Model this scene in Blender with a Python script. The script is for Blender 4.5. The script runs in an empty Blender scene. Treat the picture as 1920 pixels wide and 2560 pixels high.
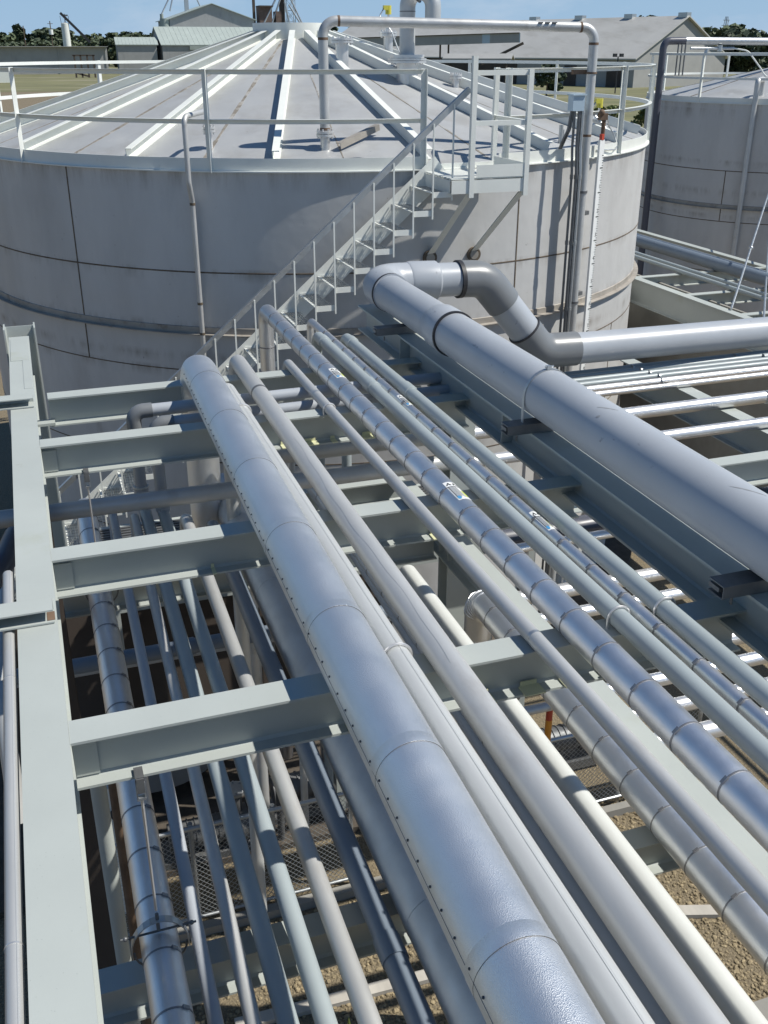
import bpy, bmesh, math, random
from mathutils import Vector, Matrix, noise as mnoise
R = math.radians
V = Vector
sc = bpy.context.scene
COL = sc.collection
random.seed(7)

# ------------------------------------------------------------------ materials
MATS = {}
def mat(name, col, rough=.5, metal=0.0, var=.12, vscale=2.5, stretch=(1, 1, 1), bump=0.0, bscale=60, bstretch=(1, 1, 1),
        rvar=.1, stain=None, spec=.5, speck=None, btype='noise', dent=0, halo=None):
    m = bpy.data.materials.new(name); m.use_nodes = True
    nt = m.node_tree; N = nt.nodes; Lk = nt.links
    bsdf = N['Principled BSDF']
    bsdf.inputs['Metallic'].default_value = metal
    bsdf.inputs['Roughness'].default_value = rough
    bsdf.inputs['Specular IOR Level'].default_value = spec
    tc = N.new('ShaderNodeTexCoord')
    def noise(scale, st=(1, 1, 1), detail=5, rgh=.6):
        mp = N.new('ShaderNodeMapping'); mp.inputs['Scale'].default_value = st
        Lk.new(tc.outputs['Object'], mp.inputs['Vector'])
        n = N.new('ShaderNodeTexNoise'); n.inputs['Scale'].default_value = scale
        n.inputs['Detail'].default_value = detail; n.inputs['Roughness'].default_value = rgh
        Lk.new(mp.outputs[0], n.inputs['Vector'])
        return n.outputs['Fac']
    def ramp(f, a, b, ca, cb):
        r = N.new('ShaderNodeValToRGB'); r.color_ramp.elements[0].position = a; r.color_ramp.elements[1].position = b
        r.color_ramp.elements[0].color = (*ca, 1); r.color_ramp.elements[1].color = (*cb, 1)
        Lk.new(f, r.inputs[0]); return r.outputs[0]
    def mix(fac, a, b, mode='MIX'):
        x = N.new('ShaderNodeMix'); x.data_type = 'RGBA'; x.blend_type = mode
        for s, v in ((x.inputs[0], fac), (x.inputs[6], a), (x.inputs[7], b)):
            if isinstance(v, (int, float)): s.default_value = v
            elif isinstance(v, tuple): s.default_value = (*v, 1)
            else: Lk.new(v, s)
        return x.outputs[2]
    lo = tuple(c * (1 - var) for c in col); hi = tuple(min(1, c * (1 + var)) for c in col)
    c = ramp(noise(vscale, stretch), .3, .7, lo, hi)
    if stain:
        for (scol, sscale, sst, a, b, amt) in stain:
            f = ramp(noise(sscale, sst, 8, .65), a, b, (0, 0, 0), (amt, amt, amt))
            c = mix(f, c, scol)
    if halo:
        hcol, zs, amt = halo
        sp = N.new('ShaderNodeSeparateXYZ'); Lk.new(tc.outputs['Object'], sp.inputs[0]); acc = None
        def M2(op, a, b):
            x = N.new('ShaderNodeMath'); x.operation = op
            for s_, v in ((x.inputs[0], a), (x.inputs[1], b)):
                if isinstance(v, (int, float)): s_.default_value = v
                else: Lk.new(v, s_)
            return x.outputs[0]
        for (z, below, above) in zs:
            dz = M2('SUBTRACT', sp.outputs[2], z)
            lo_ = N.new('ShaderNodeMapRange'); Lk.new(dz, lo_.inputs[0]); lo_.inputs[1].default_value = -below; lo_.inputs[2].default_value = 0
            hi_ = N.new('ShaderNodeMapRange'); Lk.new(dz, hi_.inputs[0]); hi_.inputs[1].default_value = 0; hi_.inputs[2].default_value = above; hi_.inputs[3].default_value = 1; hi_.inputs[4].default_value = 0
            f = M2('MULTIPLY', lo_.outputs[0], hi_.outputs[0]); acc = f if acc is None else M2('MAXIMUM', acc, f)
        n1 = ramp(noise(3.6, (1, 1, .16), 8, .75), .46, .68, (0, 0, 0), (amt, amt, amt))
        c = mix(M2('MULTIPLY', acc, n1), c, hcol)
    if speck:
        scol, sscale, a, amt = speck
        vo = N.new('ShaderNodeTexVoronoi'); vo.inputs['Scale'].default_value = sscale
        Lk.new(tc.outputs['Object'], vo.inputs['Vector'])
        f = ramp(vo.outputs['Distance'], a * .6, a, (amt, amt, amt), (0, 0, 0))
        c = mix(f, c, scol)
    Lk.new(c, bsdf.inputs['Base Color'])
    if rvar:
        r1 = N.new('ShaderNodeMapRange'); Lk.new(noise(vscale * 2.3, stretch), r1.inputs[0])
        r1.inputs[1].default_value = .3; r1.inputs[2].default_value = .7
        r1.inputs[3].default_value = max(.02, rough - rvar); r1.inputs[4].default_value = min(1, rough + rvar)
        Lk.new(r1.outputs[0], bsdf.inputs['Roughness'])
    if bump:
        b = N.new('ShaderNodeBump'); b.inputs['Strength'].default_value = bump; b.inputs['Distance'].default_value = .01
        if btype == 'noise': Lk.new(noise(bscale, bstretch, 3), b.inputs['Height'])
        else:
            vo = N.new('ShaderNodeTexVoronoi'); vo.inputs['Scale'].default_value = bscale
            Lk.new(tc.outputs['Object'], vo.inputs['Vector']); Lk.new(vo.outputs['Distance'], b.inputs['Height'])
        Lk.new(b.outputs[0], bsdf.inputs['Normal'])
        if dent:
            b2 = N.new('ShaderNodeBump'); b2.inputs['Strength'].default_value = dent; b2.inputs['Distance'].default_value = .03
            Lk.new(noise(3.2, (1, .7, 1), 2), b2.inputs['Height']); Lk.new(b2.outputs[0], b.inputs['Normal'])
    MATS[name] = m
    return m
DIRT = (.10, .085, .06)
mat('stucco_aluminium', (.84, .855, .87), .40, .88, .05, 1.6, bump=.22, bscale=330, btype='v', dent=.16, rvar=.05)
mat('smooth_aluminium', (.80, .81, .83), .38, .92, .07, 3, (1, 1, 1), bump=.14, bscale=300, btype='v', dent=.16, rvar=.06)
mat('dull_jacket', (.60, .61, .62), .55, .75, .10, 3, bump=.25, bscale=14, dent=.6, rvar=.08)
mat('mill_stainless', (.54, .545, .54), .44, .40, .10, 3, (1, .25, 1), bump=.05, bscale=40, rvar=.08, stain=[((.36, .33, .30), 5, (1, .3, 1), .58, .75, .5)])
mat('bright_stainless', (.74, .73, .72), .36, .7, .06, 3, rvar=.08)
mat('white_tracing', (.60, .61, .60), .42, .35, .05, 3, (1, .3, 1), rvar=.05)
mat('pvc_grey', (.39, .415, .45), .36, 0, .05, 2, bump=.03, bscale=25, rvar=.07, stain=[((.14, .15, .18), 11, (2.2, .6, 1), .66, .70, .55)])
mat('pvc_pale', (.335, .38, .395), .38, 0, .05, 2, rvar=.06)
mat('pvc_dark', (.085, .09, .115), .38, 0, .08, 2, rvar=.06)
mat('pvc_elbow', (.185, .195, .205), .34, 0, .06, 2, rvar=.06)
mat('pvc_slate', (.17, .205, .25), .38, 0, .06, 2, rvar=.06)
mat('pvc_white', (.62, .63, .60), .4, 0, .05, 2, rvar=.06)
mat('green_steel', (.415, .445, .425), .52, 0, .05, 1.4, rvar=.06, bump=.03, bscale=50, speck=((.30, .33, .31), 42, .09, .7),
    stain=[((.30, .31, .18), 1.1, (1, 1, 1), .60, .80, .45), ((.22, .17, .09), 7, (1, 1, 2), .70, .80, .5)])
mat('tank_shell', (.54, .535, .525), .52, .12, .10, 1.1, (1, 1, .35), bump=.06, bscale=160, bstretch=(.3, .3, 3), dent=.25, rvar=.06,
    stain=[((.63, .62, .595), 1.1, (1, 1, .6), .57, .70, .55), ((.33, .32, .315), .7, (1, 1, .5), .55, .75, .5), ((.20, .16, .12), 2.4, (1, 1, .18), .64, .80, .6), ((.13, .10, .08), 17, (1, 1, .5), .68, .74, .65)],
    halo=((.15, .115, .08), ((6.71, .26, .02), (5.555, .13, .06), (4.88, .14, .10), (4.325, .12, .06), (4.50, .10, .08), (6.84, .2, .02)), .6))
mat('shade_tank', (.14, .14, .14), .6, 0, .1, 2, rvar=.05)  # only for the unseen added tank, dark to cut bounce light
mat('tank_roof', (.45, .455, .455), .48, .25, .09, 1.1, rvar=.08,
    stain=[((.35, .34, .32), 1.6, (1, 1, 1), .50, .68, .6), ((.55, .55, .54), 2.7, (1, 1, 1), .60, .72, .5), ((.17, .15, .12), 7, (2.2, .4, 1), .70, .75, .65), ((.09, .08, .07), 15, (1.6, .6, 1), .71, .74, .8)])
mat('roof_dirt', (.25, .225, .19), .7, .1, .35, 9, rvar=.1, stain=[((.42, .41, .39), 6, (1, 1, 1), .50, .62, .9)])
mat('weld_rust', (.135, .105, .075), .7, .2, .35, 9, rvar=.1, stain=[((.30, .24, .16), 7, (1, 1, 1), .55, .7, .7)])
mat('stiffener', (.36, .33, .29), .6, .2, .18, 4, stain=[((.16, .12, .08), 6, (1, 1, 1), .55, .7, .6)])
mat('white_paint', (.76, .775, .73), .42, 0, .05, 2.5, rvar=.06, stain=[((.52, .50, .42), 5, (1, 1, 1), .60, .8, .45), ((.30, .25, .18), 19, (1, 1, .6), .70, .78, .5)])
mat('galvanised', (.50, .52, .53), .42, .8, .10, 8, rvar=.1)
mat('dark_galvanised', (.17, .175, .18), .5, .5, .2, 8, rvar=.1)
mat('rust_steel', (.16, .105, .07), .75, .1, .3, 6, rvar=.1)
mat('dark_band', (.30, .30, .31), .45, .7, .2, 20, rvar=.1)
mat('gasket_black', (.03, .03, .035), .5, 0, .1, 5, rvar=.05)
mat('screw_dark', (.13, .13, .13), .45, .6, .1, 5, rvar=.05)
mat('yellow_plastic', (.58, .53, .07), .4, 0, .05, 5, rvar=.05)
mat('pale_yellow', (.62, .62, .40), .5, 0, .06, 5, rvar=.05)
mat('red_paint', (.50, .06, .03), .45, 0, .1, 5, rvar=.05)
mat('orange_paint', (.70, .28, .03), .45, 0, .1, 5, rvar=.05)
mat('pale_blue', (.42, .53, .62), .45, 0, .05, 5, rvar=.05)
mat('sticker_white', (.80, .81, .80), .35, 0, .02, 5, rvar=.02)
mat('ink_black', (.02, .02, .02), .5, 0, .1, 5, rvar=.02)
mat('ink_grey', (.30, .31, .32), .5, 0, .1, 5, rvar=.02)
mat('ink_blue', (.08, .33, .62), .45, 0, .05, 5, rvar=.02)
mat('ink_green', (.60, .68, .12), .45, 0, .05, 5, rvar=.02)
mat('concrete', (.27, .26, .235), .8, 0, .12, 2, bump=.15, bscale=40, rvar=.05, stain=[((.22, .21, .19), 1.2, (1, 1, 1), .52, .7, .5)])
mat('shade_ground', (.085, .07, .055), .95, 0, .3, 6, bump=.4, bscale=30, rvar=.0)  # dark brown ground colour carries the shade under rack and tank
mat('weathered_wood', (.46, .43, .38), .75, 0, .15, 5, (1, .2, 1), rvar=.05)
mat('gravel_stone', (.27, .215, .13), .85, 0, .6, 23, rvar=.05)
mat('gravel', (.20, .16, .10), .9, 0, .45, 38, bump=1.0, bscale=42, btype='v', rvar=.05, stain=[((.13, .11, .08), 60, (1, 1, 1), .5, .62, .7)])
mat('grass', (.17, .165, .08), .9, 0, .25, .05, (1, 3, 1), rvar=.0, stain=[((.30, .27, .19), .02, (1, 2.5, 1), .55, .62, .7), ((.07, .09, .03), .06, (1, 2, 1), .55, .7, .7)])
mat('leaf_dark', (.062, .085, .045), .7, 0, .4, .5, rvar=.0)
mat('leaf_mid', (.078, .102, .050), .7, 0, .4, .5, rvar=.0)
mat('leaf_lime', (.10, .13, .030), .7, 0, .4, .5, rvar=.0)
mat('bark', (.12, .09, .065), .9, 0, .3, 4, rvar=.0)
mat('metal_roof', (.50, .49, .46), .55, .1, .08, .12, (1, 1, 1), rvar=.05, stain=[((.36, .345, .31), .3, (1, .3, 1), .5, .7, .6)])
mat('green_roof', (.40, .45, .42), .55, .1, .06, .3, rvar=.05)
mat('grey_wall', (.34, .34, .335), .7, 0, .08, .3, rvar=.05, stain=[((.22, .22, .22), .5, (1, 1, .3), .55, .7, .5)])
mat('green_wall', (.30, .34, .315), .7, 0, .08, .3, rvar=.05)
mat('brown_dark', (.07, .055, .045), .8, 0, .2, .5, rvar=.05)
mat('cream_wall', (.33, .33, .32), .7, 0, .08, .3, rvar=.05)
mat('brick_red', (.13, .09, .075), .85, 0, .25, 1.2, rvar=.05)
mat('mesh_wire', (.42, .44, .45), .45, .6, .1, 5, rvar=.05)
M = MATS

# ------------------------------------------------------------------ mesh helpers
def bm_(): return bmesh.new()
CUBE = [(-.5, -.5, -.5), (.5, -.5, -.5), (.5, .5, -.5), (-.5, .5, -.5), (-.5, -.5, .5), (.5, -.5, .5), (.5, .5, .5), (-.5, .5, .5)]
CUBEF = [(0, 3, 2, 1), (4, 5, 6, 7), (0, 1, 5, 4), (1, 2, 6, 5), (2, 3, 7, 6), (3, 0, 4, 7)]
def box(bm, c, s, mx=None):
    c = V(c); vs = []
    for p in CUBE:
        q = V((p[0] * s[0], p[1] * s[1], p[2] * s[2])); vs.append(bm.verts.new(c + (mx @ q if mx else q)))
    for f in CUBEF: bm.faces.new([vs[i] for i in f])
    return bm
def frame_of(d, up=V((0, 0, 1))):
    z = V(d).normalized()
    if abs(z.dot(up)) > .995: up = V((0, 1, 0))
    x = up.cross(z).normalized(); y = z.cross(x)
    return x, y, z
def bar(bm, p0, p1, w, h, up=V((0, 0, 1))):
    p0 = V(p0); p1 = V(p1); x, y, z = frame_of(p1 - p0, up)
    mx = Matrix((x, y, z)).transposed()
    return box(bm, (p0 + p1) / 2, (w, h, (p1 - p0).length), mx)
def prism(bm, prof, p0, p1, up=V((0, 0, 1))):
    """prof: closed list of (side, up) points swept from p0 to p1"""
    p0 = V(p0); p1 = V(p1); x, y, z = frame_of(p1 - p0, up)
    a = [bm.verts.new(p0 + x * u + y * v) for u, v in prof]
    b = [bm.verts.new(p1 + x * u + y * v) for u, v in prof]
    n = len(prof)
    for i in range(n): bm.faces.new((a[i], a[(i + 1) % n], b[(i + 1) % n], b[i]))
    bm.faces.new(a[::-1]); bm.faces.new(b)
    return bm
def iprof(h, b, tf=.012, tw=.009):
    f = .012
    return [(-b/2, 0), (-b/2, -tf), (-tw/2-f, -tf), (-tw/2, -tf-f), (-tw/2, -h+tf+f), (-tw/2-f, -h+tf), (-b/2, -h+tf), (-b/2, -h),
            (b/2, -h), (b/2, -h+tf), (tw/2+f, -h+tf), (tw/2, -h+tf+f), (tw/2, -tf-f), (tw/2+f, -tf), (b/2, -tf), (b/2, 0)]
def cprof(h, b, t=.009, sgn=1):
    """channel: web at side 0, flanges towards sgn, bottom at 0"""
    p = [(0, 0), (b, 0), (b, t), (t, t), (t, h - t), (b, h - t), (b, h), (0, h)]
    return [(sgn * u, v) for u, v in p]
def lprof(a, t=.005): return [(0, 0), (a, 0), (a, -t), (t, -t), (t, -a), (0, -a)]
def arcpath(pts, rad):
    """polyline with rounded corners"""
    pts = [V(p) for p in pts]
    if not isinstance(rad, (list, tuple)): rad = [rad] * len(pts)
    out = [pts[0]]
    for i in range(1, len(pts) - 1):
        a = (pts[i-1] - pts[i]).normalized(); b = (pts[i+1] - pts[i]).normalized()
        ang = a.angle(b)
        if ang > 3.12: out.append(pts[i]); continue
        t = rad[i] / math.tan(ang / 2); s = pts[i] + a * t; e = pts[i] + b * t
        c = pts[i] + (a + b).normalized() * (rad[i] / math.sin(ang / 2))
        n = max(4, int((math.pi - ang) / R(9)))
        va = s - c; vb = e - c; th = va.angle(vb)
        for k in range(n + 1):
            f = k / n
            out.append(c + (va * math.sin((1 - f) * th) + vb * math.sin(f * th)) / math.sin(th))
    out.append(pts[-1])
    return out
def tube(bm, pts, r, seg=20, cap=True, prof=None):
    pts = [V(p) for p in pts]; n = len(pts)
    rs = r if isinstance(r, (list, tuple)) else [r] * n
    d0 = (pts[1] - pts[0]).normalized(); x, y, z = frame_of(d0)
    rings = []
    for i, p in enumerate(pts):
        if i == 0: d = (pts[1] - pts[0]).normalized()
        elif i == n - 1: d = (pts[-1] - pts[-2]).normalized()
        else: d = ((pts[i] - pts[i-1]).normalized() + (pts[i+1] - pts[i]).normalized()).normalized()
        q = z.rotation_difference(d); x = q @ x; y = q @ y; z = d
        ring = []
        for k in range(seg):
            a = 2 * math.pi * k / seg
            rr = rs[i] * (prof(a) if prof else 1)
            ring.append(bm.verts.new(p + (x * math.cos(a) + y * math.sin(a)) * rr))
        rings.append(ring)
    for i in range(n - 1):
        for k in range(seg):
            bm.faces.new((rings[i][k], rings[i][(k+1) % seg], rings[i+1][(k+1) % seg], rings[i+1][k]))
    if cap: bm.faces.new(rings[0][::-1]); bm.faces.new(rings[-1])
    return bm
def cyl(bm, p0, p1, r, seg=20): return tube(bm, [p0, p1], r, seg)
def lathe(bm, prof, c, seg=48, a0=0, a1=360, close=True):
    """prof [(r,z)]; azimuth clockwise from +Y"""
    full = abs(a1 - a0) >= 359.9; n = seg if full else seg + 1
    rings = []
    for k in range(n):
        a = R(a0 + (a1 - a0) * k / seg)
        rings.append([bm.verts.new((c[0] + r * math.sin(a), c[1] + r * math.cos(a), z)) for r, z in prof])
    m = len(prof)
    for k in range(seg):
        A = rings[k]; B = rings[(k + 1) % n]
        for i in range(m if close else m - 1):
            bm.faces.new((A[i], A[(i+1) % m], B[(i+1) % m], B[i]))
    if not full and close:
        bm.faces.new(rings[0][::-1]); bm.faces.new(rings[-1])
    bmesh.ops.recalc_face_normals(bm, faces=bm.faces[:])
    return bm
def ring_along(bm, p, d, r, w, t=.004, seg=24):
    """thin band round a pipe"""
    p = V(p); d = V(d).normalized()
    return tube(bm, [p - d * w / 2, p + d * w / 2], r + t, seg)
def sphere(bm, c, r, u=10, v=6):
    c = V(c); top = bm.verts.new(c + V((0, 0, r))); bot = bm.verts.new(c - V((0, 0, r))); rings = []
    for j in range(1, v):
        a = math.pi * j / v
        rings.append([bm.verts.new(c + V((math.sin(a) * math.cos(2 * math.pi * k / u), math.sin(a) * math.sin(2 * math.pi * k / u), math.cos(a))) * r) for k in range(u)])
    for k in range(u):
        n = (k + 1) % u; bm.faces.new((top, rings[0][k], rings[0][n])); bm.faces.new((bot, rings[-1][n], rings[-1][k]))
        for j in range(v - 2): bm.faces.new((rings[j][k], rings[j+1][k], rings[j+1][n], rings[j][n]))
    return bm

def to_obj(name, bm, m, loc=V((0, 0, 0)), parent=None, sharp=32):
    bmesh.ops.translate(bm, verts=bm.verts[:], vec=-V(loc))
    me = bpy.data.meshes.new(name); bm.to_mesh(me); bm.free()
    for p in me.polygons: p.use_smooth = True
    me.set_sharp_from_angle(angle=R(sharp))
    for mm in (m if isinstance(m, (list, tuple)) else [m]): me.materials.append(M[mm])
    o = bpy.data.objects.new(name, me); COL.objects.link(o)
    if parent: o.parent = parent
    return o
def tag(o, label, cat, group=None):
    o['label'] = label; o['category'] = cat
    if group: o['group'] = group
    return o
def thing(name, label, cat, loc=(0, 0, 0), group=None):
    o = bpy.data.objects.new(name, None); COL.objects.link(o); o.location = loc; o.empty_display_size = .1
    return tag(o, label, cat, group)
def rootloc(t):
    l = V(t.location)
    while t.parent: t = t.parent; l = l + V(t.location)
    return l
def part(t, name, bm, m, label=None, sharp=32):
    o = to_obj(name, bm, m, rootloc(t), t, sharp)
    if label: o['label'] = label
    return o
def solo(name, label, cat, bm, m, group=None, sharp=32):
    xs = [v.co for v in bm.verts]
    lo = V((min(c.x for c in xs), min(c.y for c in xs), min(c.z for c in xs))); hi = V((max(c.x for c in xs), max(c.y for c in xs), max(c.z for c in xs)))
    loc = V(((lo.x + hi.x) / 2, (lo.y + hi.y) / 2, lo.z))
    o = to_obj(name, bm, m, loc, None, sharp); o.location = loc
    return tag(o, label, cat, group)
def struct(name, bm, m, kind='structure'):
    o = to_obj(name, bm, m); o['kind'] = kind; return o
def clone(o, loc, parent=None, rz=0, s=None):
    c = o.copy(); COL.objects.link(c); c.location = loc; c.rotation_euler = (0, 0, rz)
    if s: c.scale = s
    if parent: c.parent = parent
    return c

# ------------------------------------------------------------------ camera, world, sun
PITCH, YAW, F = 24.7, 19.1, 2520.0
cam = bpy.data.cameras.new('camera'); co = bpy.data.objects.new('camera', cam); COL.objects.link(co)
co.location = (0, 0, 8); co.rotation_euler = (R(90 - PITCH), 0, R(-YAW))
cam.sensor_fit = 'VERTICAL'; cam.sensor_height = 36; cam.lens = 36 * F / 2560; cam.clip_start = .05; cam.clip_end = 5000
sc.camera = co
SAZ, SEL = 113, 52
w = bpy.data.worlds.new('World'); sc.world = w; w.use_nodes = True
nt = w.node_tree; bg = nt.nodes['Background']
sky = nt.nodes.new('ShaderNodeTexSky'); sky.sky_type = 'NISHITA'; sky.sun_disc = False
sky.sun_elevation = R(SEL); sky.sun_rotation = R(SAZ); sky.air_density = 1.0; sky.dust_density = 0.0; sky.ozone_density = 2.5; sky.altitude = 200
tc = nt.nodes.new('ShaderNodeTexCoord'); mp = nt.nodes.new('ShaderNodeMapping'); mp.inputs['Scale'].default_value = (1, 1, 3.2)
ns = nt.nodes.new('ShaderNodeTexNoise'); ns.inputs['Scale'].default_value = 5.5; ns.inputs['Detail'].default_value = 8; ns.inputs['Roughness'].default_value = .6
rp = nt.nodes.new('ShaderNodeValToRGB'); rp.color_ramp.elements[0].position = .53; rp.color_ramp.elements[1].position = .80
rp.color_ramp.elements[0].color = (0, 0, 0, 1); rp.color_ramp.elements[1].color = (.5, .5, .5, 1)
mx = nt.nodes.new('ShaderNodeMix'); mx.data_type = 'RGBA'; mx.inputs[7].default_value = (8.4, 9.2, 10.4, 1)
nt.links.new(tc.outputs['Generated'], mp.inputs[0]); nt.links.new(mp.outputs[0], ns.inputs['Vector']); nt.links.new(ns.outputs[0], rp.inputs[0])
tn = nt.nodes.new('ShaderNodeMix'); tn.data_type = 'RGBA'; tn.blend_type = 'MULTIPLY'; tn.inputs[0].default_value = 1; tn.inputs[7].default_value = (.66, .90, 1.04, 1)
nt.links.new(sky.outputs[0], tn.inputs[6])
sx = nt.nodes.new('ShaderNodeSeparateXYZ'); mr = nt.nodes.new('ShaderNodeMapRange'); mr.inputs[1].default_value = .10; mr.inputs[2].default_value = .32; mr.inputs[3].default_value = 1; mr.inputs[4].default_value = .0
ml = nt.nodes.new('ShaderNodeMath'); ml.operation = 'MULTIPLY'; nt.links.new(tc.outputs['Generated'], sx.inputs[0]); nt.links.new(sx.outputs[2], mr.inputs[0])
nt.links.new(rp.outputs[0], ml.inputs[0]); nt.links.new(mr.outputs[0], ml.inputs[1]); nt.links.new(ml.outputs[0], mx.inputs[0])
m2 = nt.nodes.new('ShaderNodeMapRange'); m2.inputs[1].default_value = -.02; m2.inputs[2].default_value = .34; m2.inputs[3].default_value = .9; m2.inputs[4].default_value = 0
nt.links.new(sx.outputs[2], m2.inputs[0])
hz = nt.nodes.new('ShaderNodeMix'); hz.data_type = 'RGBA'; hz.inputs[7].default_value = (4.2, 6.3, 9.4, 1)
nt.links.new(m2.outputs[0], hz.inputs[0]); nt.links.new(tn.outputs[2], hz.inputs[6]); nt.links.new(hz.outputs[2], mx.inputs[6]); nt.links.new(mx.outputs[2], bg.inputs[0])
bg.inputs[1].default_value = .077
sl = bpy.data.lights.new('sun', 'SUN'); sl.energy = 5.0; sl.angle = R(.53); sl.color = (1, .965, .885)
so = bpy.data.objects.new('sun', sl); COL.objects.link(so)
sd = V((math.sin(R(SAZ)) * math.cos(R(SEL)), math.cos(R(SAZ)) * math.cos(R(SEL)), math.sin(R(SEL))))
so.rotation_euler = sd.to_track_quat('Z', 'Y').to_euler(); so.location = (20, -10, 30)
sc.view_settings.view_transform = 'Standard'; sc.view_settings.look = 'None'; sc.view_settings.exposure = .06; sc.view_settings.gamma = 1

TC = V((4.578, 16.797, 0)); TR = 5.27
def taz(az, r, z): return V((TC.x + r * math.sin(R(az)), TC.y + r * math.cos(R(az)), z))
def roofz(r): return 8.30 - .29 * r
AOFF = V((-.26, .05, 0))
def rp(az, r, dz=0): return taz(az, r, roofz(r) + dz) + AOFF * (1 - r / TR)

# ================================================================== SETTING
g = bm_(); bmesh.ops.create_grid(g, x_segments=1, y_segments=1, size=3000)
bmesh.ops.translate(g, verts=g.verts[:], vec=(0, 1500, 0)); struct('ground', g, 'gravel')
g = bm_()
vs = [g.verts.new(p) for p in [(-900, 226, .02), (20, 232, .02), (48, 160, .02), (70, 90, .02), (900, 90, .02), (1500, 2500, .02), (-1500, 2500, .02)]]
g.faces.new(vs); struct('grass_field', g, 'grass')
g = bm_()
box(g, (5.6, 3.55, .03), (2.6, 3.0, .06)); struct('concrete_pad', g, 'concrete')
g = bm_(); box(g, (1.2, 11.0, .04), (5.2, 5.2, .08)); struct('pavement', g, 'shade_ground')
g = bm_(); lathe(g, [(0.01, .10), (5.75, .10), (5.75, 0), (0.01, 0)], TC, 64); struct('tank_pavement', g, 'shade_ground')
# loose stones, uncountable
ph = (1 + 5 ** .5) / 2; nn_ = math.sqrt(1 + ph * ph)
ICO = [(a / nn_, b / nn_, c / nn_) for a, b, c in ((-1, ph, 0), (1, ph, 0), (-1, -ph, 0), (1, -ph, 0), (0, -1, ph), (0, 1, ph), (0, -1, -ph), (0, 1, -ph), (ph, 0, -1), (ph, 0, 1), (-ph, 0, -1), (-ph, 0, 1))]
ICOF = ((0,11,5),(0,5,1),(0,1,7),(0,7,10),(0,10,11),(1,5,9),(5,11,4),(11,10,2),(10,7,6),(7,1,8),(3,9,4),(3,4,2),(3,2,6),(3,6,8),(3,8,9),(4,9,5),(2,4,11),(6,2,10),(8,6,7),(9,8,1))
g = bm_(); rnd = random.Random(3)
def stones(x0, x1, y0, y1, n):
    for _ in range(n):
        x = rnd.uniform(x0, x1); y = rnd.uniform(y0, y1); s = rnd.uniform(.008, .026)
        sx, sy, sz = s * rnd.uniform(.7, 1.3), s * rnd.uniform(.7, 1.3), s * rnd.uniform(.5, .8); a = rnd.uniform(0, 3.1); ca, sa = math.cos(a), math.sin(a)
        vs = [g.verts.new((x + ca * u * sx - sa * v * sy, y + sa * u * sx + ca * v * sy, s * .2 + w_ * sz)) for u, v, w_ in ICO]
        for f in ICOF: g.faces.new([vs[i] for i in f])
stones(4.3, 6.8, 5.1, 8.0, 5200); stones(.3, 3.6, 5.2, 7.5, 3800)
struct('gravel_stones', g, 'gravel_stone', 'stuff')

# ================================================================== PIPE RACK STEEL
def beam(label, p0, p1, h, b, group, extras=None, name='steel_beam', tf=.012, tw=.009, m='green_steel'):
    g = bm_(); prism(g, iprof(h, b, tf, tw), p0, p1)
    return solo(name, label, 'steel beam', g, m, group)
GR = 'cross beams of the upper pipe rack'
lb = thing('rack_beam', 'long pale green beam along the left edge carrying the cross beams', 'steel beam', (-.198, 4.5, 5.2))
g = bm_(); prism(g, iprof(.39, .176, .014, .010), (-.198, -1.2, 5.6), (-.198, 9.66, 5.6)); part(lb, 'beam_body', g, 'green_steel')
g = bm_(); box(g, (-.15, 8.45, 5.6015), (.06, .9, .003)); box(g, (-.198, 9.2, 5.602), (.15, .75, .004)); part(lb, 'splice_plate', g, 'green_steel')
cross = [('cross beam nearest the camera under the pipes', 3.331), ('second cross beam from the camera under the pipes', 4.923),
         ('third cross beam from the camera, behind the hanging rods', 6.651), ('farthest upper cross beam, just before the tank stairs', 7.695)]
for i, (lab, y) in enumerate(cross):
    t = thing('cross_beam', 'pale green ' + lab, 'steel beam', (1.4, y + .07, 5.37), GR)
    x0 = -.108 if i < 3 else -.02
    x1 = (2.962, 2.975, 2.99, 3.0)[i]
    g = bm_(); prism(g, iprof(.226, .150), (x0, y + .075, 5.5985), (x1, y + .075, 5.5985)); part(t, 'beam_body', g, 'green_steel')
    if i == 3:
        g = bm_(); box(g, (-.07, y + .03, 5.40), (.16, .10, .02)); part(t, 'seat_plate', g, 'green_steel')
    else:
        g = bm_(); box(g, (-.06, y + .062, 5.47), (.09, .012, .15)); part(t, 'clip_angle', g, 'green_steel')
    tabs = {0: [(1.02, .05), (1.62, .10), (1.86, .10), (2.03, .035), (2.27, .12)], 1: [(2.05, .09), (.72, .02)], 2: [(1.55, .05), (1.75, .10), (1.92, .04), (2.2, .12)], 3: []}[i]
    for (x, wd) in tabs:
        g = bm_(); box(g, (x, y + .012, 5.3905), (wd, .075, .006)); box(g, (x, y + .052, 5.402), (wd * .8, .006, .026)); part(t, 'clip_tab', g, 'pale_yellow')
rb = thing('rack_beam', 'deep green beam under the big grey plastic pipe', 'steel beam', (3.0, 4.5, 5.4))
g = bm_(); prism(g, iprof(.24, .19, .016, .012), (2.925, -1.2, 5.75), (3.02, 9.22, 5.75)); part(rb, 'beam_body', g, 'green_steel')
for y in (5.9, 2.4, 8.0):
    g = bm_(); x = 2.925 + .0091 * (y + 1.2); box(g, (x - .050, y, 5.63), (.086, .012, .204)); part(rb, 'stiffener_plate', g, 'green_steel')
mb = beam('lower green beam lying lengthwise, with one sunlit edge, between thin and banded pipes', (2.960, -1.0, 4.395), (2.960, 7.98, 4.395), .25, .155, None, name='rack_beam')
beam('short dark cross beam joining the lower lengthwise beam end', (1.5, 8.07, 4.40), (2.98, 8.07, 4.40), .22, .15, None, name='cross_beam')
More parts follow.
